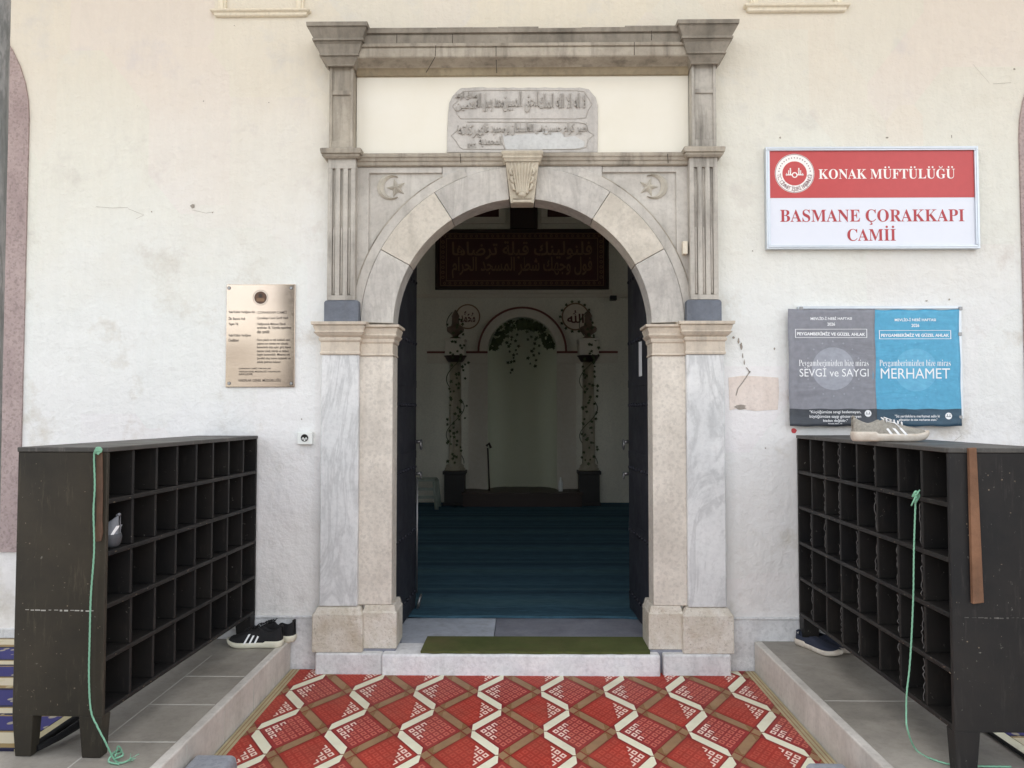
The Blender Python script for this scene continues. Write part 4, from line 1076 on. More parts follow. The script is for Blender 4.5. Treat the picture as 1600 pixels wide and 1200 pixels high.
# ================================================================ SHOE RACKS
def smooth_path(pts, n=3):
    pts = [Vector(p) for p in pts]; out = []
    for i in range(len(pts) - 1):
        p0, p1, p2, p3 = pts[max(i-1, 0)], pts[i], pts[i+1], pts[min(i+2, len(pts)-1)]
        for k in range(n):
            t = k / n; out.append(0.5 * ((2*p1) + (-p0 + p2)*t + (2*p0 - 5*p1 + 4*p2 - p3)*t*t + (-p0 + 3*p1 - 3*p2 + p3)*t**3))
    return out + [pts[-1]]
def shoe_rack(s, xfar, xnear, yfar, ynear, ztop, depth, label):
    """s = -1 left, +1 right; front face runs from (xfar, yfar) to (xnear, ynear) and looks to the middle"""
    A, B = Vector((xfar, yfar, 0)), Vector((xnear, ynear, 0)); L = (B - A).length
    root = thing('shoe_rack', label, 'shoe rack', (xnear, ynear, LEDGE_Z))
    ex = (B - A).normalized(); ez = Vector((0, 0, 1)); ey = Vector((s, 0, 0)); ey = (ey - ex * ey.dot(ex)).normalized()
    MX = Matrix((( ex.x, ey.x, 0, A.x), (ex.y, ey.y, 0, A.y), (0, 0, 1, 0), (0, 0, 0, 1)))     # along, inwards, up
    z0, z1 = LEDGE_Z + 0.152, ztop; T = 0.018; H = z1 - z0
    fm = M['rack_frame']; sidem = M['rack_brown'] if s < 0 else M['rack_black']
    def part(name, mat, boxes, parent=root, bevel=.0025):
        m = MB()
        for b in boxes: m.box(*b)
        m.xf(MX); return m.build(name, mat, parent, bevel=bevel, seg=1)
    rows, cols = 5, 8; jr = random.Random(31 + s)
    part('side_panel', sidem, [(L - T, L, 0.0, depth, z0 - .002, z1 - T)])
    part('side_panel', fm, [(0, T, 0.0, depth, z0, z1 - T)])
    part('top_panel', M['rack_top'], [(-0.002, L + .003, -.003, depth + .003, z1 - T + .0003, z1)])
    part('back_panel', M['rack_shade'], [(T, L - T, depth - .008, depth - .001, z0, z1 - T)])
    part('bottom_shelf', fm, [(T + .0003, L - T - .0003, 0.001, depth - .0085, z0, z0 + T)])
    ph = (H - T) / rows; pw = (L - T) / cols
    for k in range(1, rows): part('shelf', fm, [(T + .0003, L - T - .0003, jr.uniform(-.002, .002), depth - .0085, z0 + ph * k, z0 + ph * k + T)])
    for c in range(1, cols):
        bx = []
        for k in range(rows):
            a = z0 + ph * k + T + .0003; b = z0 + ph * (k + 1) - .0003
            j = jr.uniform(-.004, .004); bx.append((pw * c + j, pw * c + T * .9 + j, 0.0015 + jr.uniform(0, .005), depth - .009, a, b))
        part('divider', fm, bx)
    for ya, yb in ((0.0, .09), (depth - .08, depth)):
        for xa, xb in ((0.0, .07), (L - .055, L)):
            m = MB(); t = .014
            m.grid([[(xa, ya, z0 - .0005), (xb, ya, z0 - .0005), (xb, yb, z0 - .0005), (xa, yb, z0 - .0005)],
                    [(xa + t * .6, ya + t * .4, LEDGE_Z + .001), (xb - .001, ya + t * .4, LEDGE_Z + .001), (xb - .001, yb - t, LEDGE_Z + .001), (xa + t * .6, yb - t, LEDGE_Z + .001)]], 0, closed=True, smooth=False, cap=True)
            m.xf(MX); m.build('leg', (M['timber'] if (s < 0 and xa > .1 and ya > .1) else sidem if xa > .1 else fm) if False else (sidem if xa > .1 else fm), root, bevel=.002, seg=1)
    # scored line where two boards of the near panel meet
    m = MB(); rnd = random.Random(4 + s); zz = at(90, 955, ynear).z if s < 0 else at(1540, 966, ynear).z
    y_ = depth * .12
    while y_ < depth * .9:
        w = rnd.uniform(.004, .02); m.box(L + .0002, L + .0012, y_, y_ + w, zz + rnd.uniform(-.002, .002), zz + rnd.uniform(.0025, .004)); y_ += w + rnd.uniform(.001, .012)
    m.xf(MX); m.build('panel_seam', M['grout'] if s < 0 else M['rack_top'], root, bevel=0)
    if s > 0:       # curling strips of torn lining on the divider edges
        for c in range(1, cols):
            m = MB()
            for k in range(rows):
                if jr.random() < .35: continue
                x = pw * c - .004; zb_ = z0 + ph * k + T + .01; pts = []
                for q in range(14): pts.append((x - .004 + jr.uniform(-.004, .004), .006 + jr.uniform(-.004, .006), zb_ + (ph - T - .02) * q / 13))
                m.tube(smooth_path(pts), .0018, 5, rs=None)
            m.xf(MX); m.build('torn_lining', M['lining'], root)
    # loose nail heads and chipped bare-wood spots along the front edges
    m = MB()
    for k in range(70):
        row = jr.randrange(0, rows + 1); x = jr.uniform(T, L - T); zz = z0 + ph * row + T * jr.uniform(.1, .8); w = jr.uniform(.002, .012); h = jr.uniform(.0012, .004)
        m.box(x, x + w, -.0028, -.0021, min(zz, z1 - h), min(zz + h, z1))
    for k in range(46):
        y_ = jr.uniform(.01, depth - .02); zz = jr.uniform(z0, z1 - .03); w = jr.uniform(.001, .005); h = jr.uniform(.001, .006)
        m.box(L + .0003, L + .0009, y_, y_ + w, zz, zz + h)
    m.xf(MX); m.build('paint_chips', M['chip_wood'], root)
    return MX, L, z0, ph, pw, T
RACK_Z = 1.311
rl = shoe_rack(-1, -1.492, -1.548, -0.035, -1.505, RACK_Z, 0.345, 'long black wooden shoe rack with brown-grey end panel left of the doorway')
rr_ = shoe_rack(1, 1.542, 1.522, -0.03, -1.60, RACK_Z + .004, 0.36, 'long black wooden shoe rack right of the doorway under the posters')

# ================================================================ SHOES
def shoe(name, label, loc, rot, length, width, mat, solem, opening=(0.42, 0.97), hmax=0.085, toe_h=0.05, sole_t=0.026, stripes=None, laces=None, group=None, heel_h=None):
    """toe towards +x in its own axes, sole on z = 0"""
    root = thing(name, label, 'shoe', loc, group)
    root.rotation_euler = (0, 0, rot)
    def hw(t):   # half width along the shoe, 0 heel .. 1 toe
        if t < 0.12: b = 0.74 * (.42 + .58 * math.sqrt(max(1 - ((0.12 - t) / 0.12) ** 2, 0)))
        elif t < .45: b = 0.74 - 0.03 * math.sin((t - .12) / .33 * PI) + .05 * (t - .12) / .33
        elif t < .72: b = 0.79 + .21 * math.sin((t - .45) / .27 * PI / 2)
        else: b = math.sqrt(max(1 - ((t - .72) / .285) ** 2, 0))
        return max(b, .02) * width / 2
    def spring(t): return 0.012 * max(0, (t - .75) / .25) ** 2
    n = 26; m = MB(); rows = []
    o0, o1 = opening
    for k in range(n + 1):
        t = k / n; x = (t - .5) * length; w = hw(t); zb = sole_t * .8 + spring(t)
        hh = heel_h or hmax
        if t < o0: ht = hh - (hh - hmax * .70) * math.sin(min(t / o0, 1) * PI) if t < o0 else hmax
        if t < o0: ht = hh * (1 - .26 * math.sin(PI * t / o0))
        else: ht = toe_h + (hmax * .98 - toe_h) * (0.5 + 0.5 * math.cos(PI * min(1, (t - o0) / (.93 - o0)))) 
        if t > .9: ht = toe_h * math.sqrt(max(1 - ((t - .9) / .108) ** 2, 0.02))
        opn = t < o0 - .02
        row = []
        for j in range(7):      # outside, from the sole to the rim
            a = j / 6; row.append((x, -w * (1 + .04 * math.sin(a * PI) - (.32 if opn else .42) * a ** 1.6), zb + (ht - zb) * (a if opn else math.sin(a * PI / 2 * .82) / math.sin(PI / 2 * .82) * .86)))
        top = row[-1]
        for j in range(1, 8):   # across
            a = j / 8; yy = top[1] * (1 - 2 * a)
            if opn: row.append((x, yy * (.86 if 1 < j < 7 else .95), zb + .006 if 1 < j < 7 else top[2] - .004))
            else: row.append((x, yy, top[2] + (ht - top[2]) * math.sin(a * PI) * (1 if ht > top[2] else 1)))
        row += [(p[0], -p[1], p[2]) for p in reversed(row[:7])]
        rows.append(row)
    m.grid(rows, 0, smooth=True)
    m.face(rows[0], 0); m.face(rows[-1][::-1], 0)
    for i, f in enumerate(m.f):
        cx_ = sum(m.v[q][2] for q in f) / len(f); xx = sum(m.v[q][0] for q in f) / len(f) / length + .5
        if xx < o0 - .01 and cx_ < sole_t * .8 + .02 and max(abs(m.v[q][1]) for q in f) < hw(max(.05, xx)) * .64: m.m[i] = 1
    up = m.build('upper', [mat, M['insole']], root, sub=1)
    up.location = (0, 0, 0)
    m = MB(); N = 26; rows = []
    for zf, e in ((0.0, -.004), (.25, .001), (.7, .004), (1.0, .002), (1.02, -.012)):
        row = []
        for k in range(N + 1):
            t = k / N; row.append(((t - .5) * (length + e * 2), -(hw(t) + e), sole_t * zf * (1.25 if t < .3 else 1) + spring(t) * 1.2 + (0.001 if zf == 0 else 0)))
        for k in range(N, -1, -1):
            t = k / N; row.append(((t - .5) * (length + e * 2), hw(t) + e, sole_t * zf * (1.25 if t < .3 else 1) + spring(t) * 1.2 + (0.001 if zf == 0 else 0)))
        rows.append(row)
    m.grid(rows, 0, closed=True, smooth=True, cap=True)
    so = m.build('sole', solem, root); so.location = (0, 0, 0)
    def side(t, a):   # a point on the flank
        w = hw(t); zb = sole_t * .8; ht = hmax * (.95 if t < o0 else .95 - .5 * (t - o0))
        return w * (1.035 + .04 * math.sin(a * PI) - .40 * a ** 1.6), zb + (ht - zb) * a * .9
    if stripes:
        m = MB()
        for sg in (-1, 1):
            for t in stripes:
                rows = []
                for a in [0.02 + .80 * q / 5 for q in range(6)]:
                    tt = t - a * .10; y, z_ = side(tt, a); y2, z2 = side(tt + .035, a)
                    rows.append([((tt - .5) * length, sg * (y + .001), z_), ((tt + .035 - .5) * length, sg * (y2 + .001), z2)])
                m.grid(rows, 0, smooth=True)
        q = m.build('side_stripe', M['stripe'], root); q.location = (0, 0, 0)
    if laces:
        m = MB()
        for k in range(5):
            t = o0 + .02 + k * .05; x = (t - .5) * length; zz = toe_h + (hmax - toe_h) * (0.5 + .5 * math.cos(PI * (t - o0) / (.93 - o0))) + .004; w = hw(t) * .42
            m.tube([(x, -w, zz - .008), (x + .006, 0, zz + .004), (x + .012, w, zz - .008)], .0032, 6)
        x = (o0 + .02 - .5) * length
        m.tube([(x, 0, hmax), (x - .012, -.02, hmax + .016), (x + .012, -.04, hmax + .004), (x + .02, -.012, hmax - .002)], .0028, 6)
        m.tube([(x, 0, hmax), (x - .008, .02, hmax + .014), (x + .016, .035, hmax + .002), (x + .02, .01, hmax - .002)], .0028, 6)
        m.tube([(x, 0, hmax), (x + .03, -.03, hmax - .008), (x + .045, -.044, hmax - .03)], .0026, 6)
        q = m.build('laces', laces, root); q.location = (0, 0, 0)
    m = MB(); hz = heel_h or hmax     # heel tab
    m.tube([(-.485 * length, -.012, hz * .96), (-.495 * length, 0, hz * .99), (-.485 * length, .012, hz * .96)], .006, 6)
    q = m.build('heel_tab', mat, root); q.location = (0, 0, 0)
    return root
P = fl(403, 1006, LEDGE_Z)
shoe('sneaker', 'black sneaker with three white stripes and cream sole, nearest the platform edge on the left', (P.x - .0, P.y - .045, LEDGE_Z + .001), R(178), .30, .105, M['black_fabric'], M['sole_cream'], hmax=.105, heel_h=.115, toe_h=.058, sole_t=.030, stripes=(.44, .53, .62), laces=M['black_fabric'], group='pair of black sneakers')
shoe('sneaker', 'second black sneaker partly hidden behind its striped mate', (P.x + .05, P.y + .075, LEDGE_Z + .001), R(166), .29, .10, M['black_fabric'], M['sole_cream'], hmax=.105, heel_h=.12, toe_h=.055, sole_t=.030, stripes=(.44, .53, .62), laces=M['black_fabric'], group='pair of black sneakers')
a, b = fl(1249, 1008, LEDGE_Z), fl(1306, 1032, LEDGE_Z); dvec = (b - a); yaw = math.atan2(dvec.y, dvec.x)
c = (a + b) / 2
shoe('slip_on_shoe', 'navy canvas slip-on with white sole, nearer one of its pair under the right rack', (c.x + .02, c.y + .03, LEDGE_Z + .001), yaw + R(6), .29, .10, M['navy_fabric'], M['sole_grey'], opening=(.40, .97), hmax=.072, toe_h=.048, sole_t=.028, group='pair of navy slip-ons')
shoe('slip_on_shoe', 'navy slip-on standing behind its mate in the shade of the right rack', (c.x + .125, c.y + .075, LEDGE_Z + .001), yaw + R(14), .285, .10, M['navy_fabric'], M['sole_grey'], opening=(.40, .97), hmax=.072, toe_h=.048, sole_t=.028, group='pair of navy slip-ons')
yy = -CAM_D + (CAM_H - RACK_Z) * F_PX / 46.5
c0 = at(1394, 690, yy)
shoe('running_shoe', 'worn grey running shoe with white stripes lying on top of the right shoe rack', (c0.x, yy + .02, RACK_Z + .0055), R(-4), .312, .105, M['grey_fabric'], M['sole_grey'], hmax=.088, heel_h=.108, toe_h=.055, sole_t=.034, stripes=(.46, .55, .64), laces=M['stripe'])
MXl, Ll, z0l, phl, pwl, Tl = rl
q = MXl @ Vector((Ll - pwl * .50, .150, 0))
shoe('running_shoe', 'charcoal and white running shoe resting heel out in a cubbyhole of the left rack', (q.x, q.y, z0l + phl * 3 + Tl + .002), R(188), .275, .105, M['charcoal_mesh'], M['sole_charcoal'], hmax=.105, heel_h=.125, toe_h=.06, sole_t=.04, stripes=(.06, .16, .42, .52))
MXr, Lr, z0r, phr, pwr, Tr = rr_
q = MXr @ Vector((Lr - pwr * 1.5, .20, 0))
shoe('slip_on_shoe', 'dark slip-on shoe pushed deep into the top row of the right rack', (q.x, q.y, z0r + phr * 4 + Tr + .002), R(6), .27, .10, M['black_fabric'], M['sole_grey'], hmax=.06, toe_h=.045, sole_t=.024)

# ================================================================ CORDS, BATTEN, STRAP
def smooth(pts, n=6):
    pts = [Vector(p) for p in pts]; out = []
    for i in range(len(pts) - 1):
        p0, p1, p2, p3 = pts[max(i-1, 0)], pts[i], pts[i+1], pts[min(i+2, len(pts)-1)]
        for k in range(n):
            t = k / n
            out.append(0.5 * ((2*p1) + (-p0 + p2)*t + (2*p0 - 5*p1 + 4*p2 - p3)*t*t + (-p0 + 3*p1 - 3*p2 + p3)*t**3))
    return out + [pts[-1]]
def twist(mb, path, r):
    path = [Vector(p) for p in path]; dense = []
    for a, b in zip(path, path[1:]):
        k = max(1, int((b - a).length / 0.006))
        dense += [a.lerp(b, q / k) for q in range(k)]
    dense.append(path[-1])
    for st in range(3):
        pts = []
        for k, p in enumerate(dense):
            t = (dense[min(k + 1, len(dense) - 1)] - dense[max(k - 1, 0)]).normalized()
            u = t.cross(Vector((0.3, 1, 0.1))).normalized(); w_ = t.cross(u); a = k * 0.75 + st * 2.094
            pts.append(p + (u * math.cos(a) + w_ * math.sin(a)) * r * 0.5)
        mb.tube(pts, r * 0.62, 5)
yl = -1.522
m = MB(); z_ = LEDGE_Z + .006
pts = [at(u, v, yl) for u, v in ((157, 699), (151, 702), (147, 712), (148, 760), (146, 800), (147, 860), (142, 930), (140, 1000), (139, 1060), (142, 1110))]
pts += [at(152, 1135, yl - .01), at(164, 1158, yl - .02), fl(178, 1186, z_), fl(190, 1192, z_), fl(205, 1186, z_)]
twist(m, smooth(pts), .0032)
m.tube(smooth([fl(178, 1186, z_), fl(192, 1180, z_ + .01), fl(186, 1172, z_), fl(176, 1178, z_ + .015), fl(170, 1190, z_), fl(186, 1194, z_)]), .0035, 6)
m.tube(smooth([fl(180, 1186, z_), fl(184, 1166, z_ + .012), fl(190, 1174, z_ + .004), fl(180, 1180, z_ + .02)]), .003, 6)
rq = random.Random(12)
for k in range(9):
    e = fl(205 + rq.uniform(-3, 14), 1186 + rq.uniform(-9, 5), z_ + rq.uniform(0, .02)); m.tube([fl(203, 1186, z_), e], .0011, 4)
for k in range(3): m.tube(smooth([at(148 + k * 2, 708, yl), at(152, 700 + k * 2, yl - .01), at(158, 703 + k, yl), at(152, 710 - k, yl - .008)]), .005, 6)
tag(m.build('mint_cord', M['cord']), 'mint green cord knotted at the top corner of the left rack and hanging down', 'cord')
yr = -1.43
m = MB()
pts = [at(u, v, yr) for u, v in ((1431, 774), (1430, 800), (1428, 860), (1427, 930), (1424, 1000), (1421, 1045), (1417, 1080), (1416, 1110))]
pts += [at(1418, 1140, yr - .02), fl(1432, 1172, z_), fl(1462, 1188, z_), fl(1500, 1196, z_), fl(1580, 1198, z_)]
twist(m, smooth(pts), .0032)
for k in range(4): m.tube(smooth([at(1426 + k * 3, 776, yr), at(1431, 768 + k * 5, yr - .012), at(1436 - k, 774, yr), at(1430, 786 - k * 3, yr - .008)]), .0045, 6)
for e in ((1424, 790), (1437, 766)): m.tube(smooth([at(1431, 775, yr - .008), at((1431 + e[0]) / 2, (775 + e[1]) / 2, yr - .02), at(e[0], e[1], yr - .01)]), .003, 6)
tag(m.build('mint_cord', M['cord']), 'mint green cord tied to a divider of the right rack and trailing along the ledge', 'cord')
yb = -1.603
m = MB(); m.prism([(at(u, v, yb).x, at(u, v, yb).z) for u, v in ((1510, 700), (1521.5, 699), (1533, 940), (1516, 942))], yb - .018, yb - .0015)
tag(m.build('timber_batten', M['timber'], bevel=.002), 'bare brown timber batten nailed upright to the end of the right rack', 'batten')
m = MB(); yb = -1.508
L_ = [(155, 704), (161, 706), (162, 760), (161, 812), (162, 832), (159, 845), (151, 846), (149, 830), (152, 812), (152, 760), (152, 712)]
m.prism([(at(u, v, yb).x, at(u, v, yb).z) for u, v in L_], yb - .008, yb - .001)
tag(m.build('leather_strap', M['leather'], bevel=.002), 'brown leather strap hanging on the front edge of the left rack', 'strap')
m = MB(); m.tube([fl(57, 1170, LEDGE_Z + .016), fl(92, 1152, LEDGE_Z + .02), fl(130, 1128, LEDGE_Z + .03)], .013, 8, rs=[.012, .013, .016])
tag(m.build('black_rod', M['black_fabric']), 'black rod lying on the floor between the legs of the left rack', 'rod')
m = MB(); blob(m, 1240.5, 673, 4.2, 4.2, random.Random(2), -0.003, 12, jag=.12)
tag(m.build('red_sticker', M['red_dot'], recalc=False), 'small red sticker on the wall below the grey poster', 'sticker')

# ================================================================ SIGNS AND NOTICES
# name board
ys = -0.04
a, b = at(1198.5, 389, ys), at(1528.5, 228, ys); X0, X1, Z0, Z1 = a.x, b.x, a.z, b.z
board = thing('name_board', 'large white and red mosque name board in a silver frame on the wall', 'sign', ((X0 + X1) / 2, ys, Z0))
fw = .022
def frame(mb, x0, x1, z0, z1, w, y0, y1):
    mb.box(x0, x1, y0, y1, z1 - w, z1); mb.box(x0, x1, y0, y1, z0, z0 + w)
    mb.box(x0, x0 + w, y0 + .0004, y1, z0 + w + .0004, z1 - w - .0004); mb.box(x1 - w, x1, y0 + .0004, y1, z0 + w + .0004, z1 - w - .0004)
m = MB(); frame(m, X0, X1, Z0, Z1, fw, ys, -.001); frame(m, X0 + .008, X1 - .008, Z0 + .008, Z1 - .008, .006, ys - .004, ys + .002)
m.build('frame', M['aluminium'], board, bevel=.002)
x0, x1, z0, z1 = X0 + fw, X1 - fw, Z0 + fw, Z1 - fw
m = MB(); m.box(x0, x1, ys + .012, -.002, z0, z1); m.build('panel', M['sign_white'], board)
zm = at(1360, 308, ys).z
yv = ys + .0105
m = MB(); m.box(x0 + .0005, x1 - .0005, yv, ys + .0118, zm, z1 - .0005); m.build('red_band', M['sign_red'], board)
sx = lambda u, v: at(u, v, yv).x
sz = lambda v: at(1360, v, yv).z
m = MB(); serif_text(m, 'KONAK MÜFTÜLÜĞÜ', sx(1279, 272), sx(1492, 272), sz(279.5), sz(264), yv - .0008, 0, 0)
m.build('lettering', M['white_vinyl'], board)
m = MB(); serif_text(m, 'BASMANE ÇORAKKAPI', sx(1219, 337), sx(1507, 337), sz(346.5), sz(327), yv + .0008, 0, 0)
serif_text(m, 'CAMİİ', sx(1324, 367), sx(1400, 367), sz(376.5), sz(357.5), yv + .0008, 0, 0)
m.build('lettering', M['red_vinyl'], board)
ec = at(1241.5, 271, yv); er = 31 / F_PX * (CAM_D + yv)
m = MB(); m.disc((ec.x, ec.z), er, yv - .0006, 48, 0)
m.disc((ec.x, ec.z), er * .62, yv - .0010, 40, 1)
m.disc((ec.x, ec.z), er * .985, yv - .0011, 48, 2, rin=er * .955)
for k in range(17):
    t = R(8 + 164 * k / 16); m.disc((ec.x + er * .80 * math.cos(t), ec.z + er * .80 * math.sin(t)), er * .035, yv - .0012, 6, 2)
ringtxt = 'T.C. DİYANET İŞLERİ BAŞKANLIĞI'
for k, ch in enumerate(ringtxt):
    if ch == ' ': continue
    t = R(186 + 168 * k / (len(ringtxt) - 1)); pxx, pzz = ec.x + er * .79 * math.cos(t), ec.z + er * .79 * math.sin(t)
    me = text_mesh(ch); ba = bounds(me); sc_ = er * .2 / .72
    rot = t + PI / 2
    MM = Matrix(((math.cos(rot), -math.sin(rot), 0, pxx), (0, 0, -1, yv - .0012), (math.sin(rot), math.cos(rot), 0, pzz), (0, 0, 0, 1))) @ Matrix.Scale(sc_, 4) @ Matrix.Translation((-(ba[0] + ba[1]) / 2, -.36, 0))
    m.mesh(me, MM, 2); bpy.data.meshes.remove(me)
w = er / 31
def bx(u0, u1, v0, v1, mi=0): m.face([(ec.x + u0 * w, yv - .0014, ec.z + v0 * w), (ec.x + u1 * w, yv - .0014, ec.z + v0 * w), (ec.x + u1 * w, yv - .0014, ec.z + v1 * w), (ec.x + u0 * w, yv - .0014, ec.z + v1 * w)], mi)
bx(-14, -4.4, -3.2, -1.4); bx(4.4, 14, -3.2, -1.4); bx(-13, -12, -3.8, 0.6); bx(12, 13, -3.8, .6)
for sg in (-1, 1):
    bx(*(sorted((sg * 5.6, sg * 7.6)) + [-1.4, 8.5])); bx(*(sorted((sg * 8.8, sg * 10.2)) + [-1.4, 5.0])); bx(*(sorted((sg * 5.0, sg * 8.2)) + [3.2, 4.4]))
m.disc((ec.x, ec.z - 2.6 * w), 4.6 * w, yv - .0013, 20, 0, rin=2.9 * w)
m.build('emblem', [M['white_vinyl'], M['sign_red'], M['grey_vinyl']], board, recalc=False)

# brushed information plate
yp = -0.012
a, b = at(352, 605, yp), at(461.5, 444, yp)
plate = thing('information_plate', 'brushed metal information plate with etched text screwed to the wall', 'plaque', ((a.x + b.x) / 2, yp, a.z))
m = MB(); m.box(a.x, b.x, yp, -.001, a.z, b.z); m.build('metal_plate', M['brass'], plate, bevel=.003)
for u, v in ((358, 450), (455, 450), (358, 599), (455, 599)):
    m = MB(); c_ = at(u, v, yp); m.disc((c_.x, c_.z), .008, yp - .003, 14); m.disc((c_.x, c_.z), .010, yp - .0022, 14, 1)
    m.build('screw', [M['steel'], M['etched']], plate, recalc=False)
m = MB(); ye = yp - .0010
def pl(s_, u0, u1, v0, v1): 
    A, B = at(u0, v1, ye), at(u1, v0, ye); put_text(m, s_, A.x, B.x, A.z, B.z, ye, 0, offset=.012)
pl('Vakıf Kültür Varlığının Adı', 357, 398, 485, 490.5); pl(': ÇORAKKAPI CAMİİ', 400, 448, 485, 491)
pl('İlk Banisi Adı', 357, 383, 494.5, 500); pl(': Çorakkapı Camii Şerifi Vakfı', 400, 450, 494.5, 500)
pl('Yapım Yılı', 357, 372, 504, 509.5); pl(': Vakfiyesinde Mehmet Efendi', 400, 446, 504, 509.5)
pl('tarafından 18. Yüzyılda yaptırılmış', 401.5, 455, 509.8, 515.2); pl('olan camidir.', 401.5, 422, 515.5, 521)
pl('Vakıf Kültür Varlığının', 357, 392, 521.5, 527); pl('Özellikleri', 357, 373, 528.5, 534)
for k, s_ in enumerate(('Kare planlı ve tek kubbeli olan', 'yapının son cemaat yeri sütunlu', 'kemerlerle dışa açılır; giriş kapısı', 'mermer söveli, mihrabı ve minberi', 'özgün bezemelidir. Minaresi tek', 'şerefeli olup kesme taştandır ve', 'avluda şadırvan bulunur.')):
    pl((': ' if k == 0 else '') + s_, 400 if k == 0 else 401.5, (453, 450, 454, 451, 453, 454, 439)[k], 529 + k * 5.75, 534 + k * 5.75)
pl('ÇORAKKAPI CAMİİ TÜM HAKLARI', 373, 423, 574, 577.5); pl('VAKIFLAR GENEL MÜDÜRLÜĞÜ TARAFINDAN', 373, 438, 578.5, 582); pl('SAKLIDIR', 373, 395, 583, 586.3)
pl('VAKIFLAR GENEL MÜDÜRLÜĞÜ', 372, 439, 591, 596.5)
m.build('etched_text', M['etched'], plate)
c_ = at(407, 465, ye); m = MB()
m.disc((c_.x, c_.z), .044, ye, 32, 0, rin=.042); m.disc((c_.x, c_.z), .036, ye, 32, 0, rin=.033); m.disc((c_.x, c_.z), .033, ye + .0003, 32, 1)
m.disc((c_.x, c_.z + .012), .012, ye - .0003, 16, 0); m.face([(c_.x - .024, ye - .0002, c_.z - .022), (c_.x + .024, ye - .0002, c_.z - .022), (c_.x + .022, ye - .0002, c_.z - .004), (c_.x - .022, ye - .0002, c_.z - .004)], 2)
m.build('emblem', [M['etched'], M['leather'], M['panel_gold']], plate, recalc=False)

# white power outlet
yo = -0.034
a, b = at(464, 694.5, yo), at(487.5, 675, yo)
out = thing('power_outlet', 'small square white power outlet on the wall left of the portal', 'outlet', ((a.x + b.x) / 2, yo, a.z))
m = MB(); m.box(a.x, b.x, yo, -.001, a.z, b.z); m.build('cover', M['white_plastic'], out, bevel=.004)
xc_, zc_ = (a.x + b.x) / 2 + .001, (a.z + b.z) / 2 + .002
m = MB(); rows = []
for r_, y_ in ((.021, yo - .004), (.0185, yo - .004), (.017, yo - .0006), (.0, yo - .0006)):
    rows.append([(xc_ + max(r_, .0005) * math.cos(2*PI*k/24), y_, zc_ + max(r_, .0005) * math.sin(2*PI*k/24)) for k in range(24)])
m.grid(rows, 0, closed=True); m.build('socket', M['dark_plastic'], out)
m = MB()
for sg in (-1, 1): m.disc((xc_ + sg * .0085, zc_), .0035, yo - .0012, 10)
m.box(xc_ - .004, xc_ + .004, yo - .003, yo - .0008, zc_ - .017, zc_ - .010); m.box(xc_ - .017, xc_ + .017, yo - .002, yo - .001, zc_ - .008, zc_ - .004)
m.build('socket_face', M['white_plastic'], out)

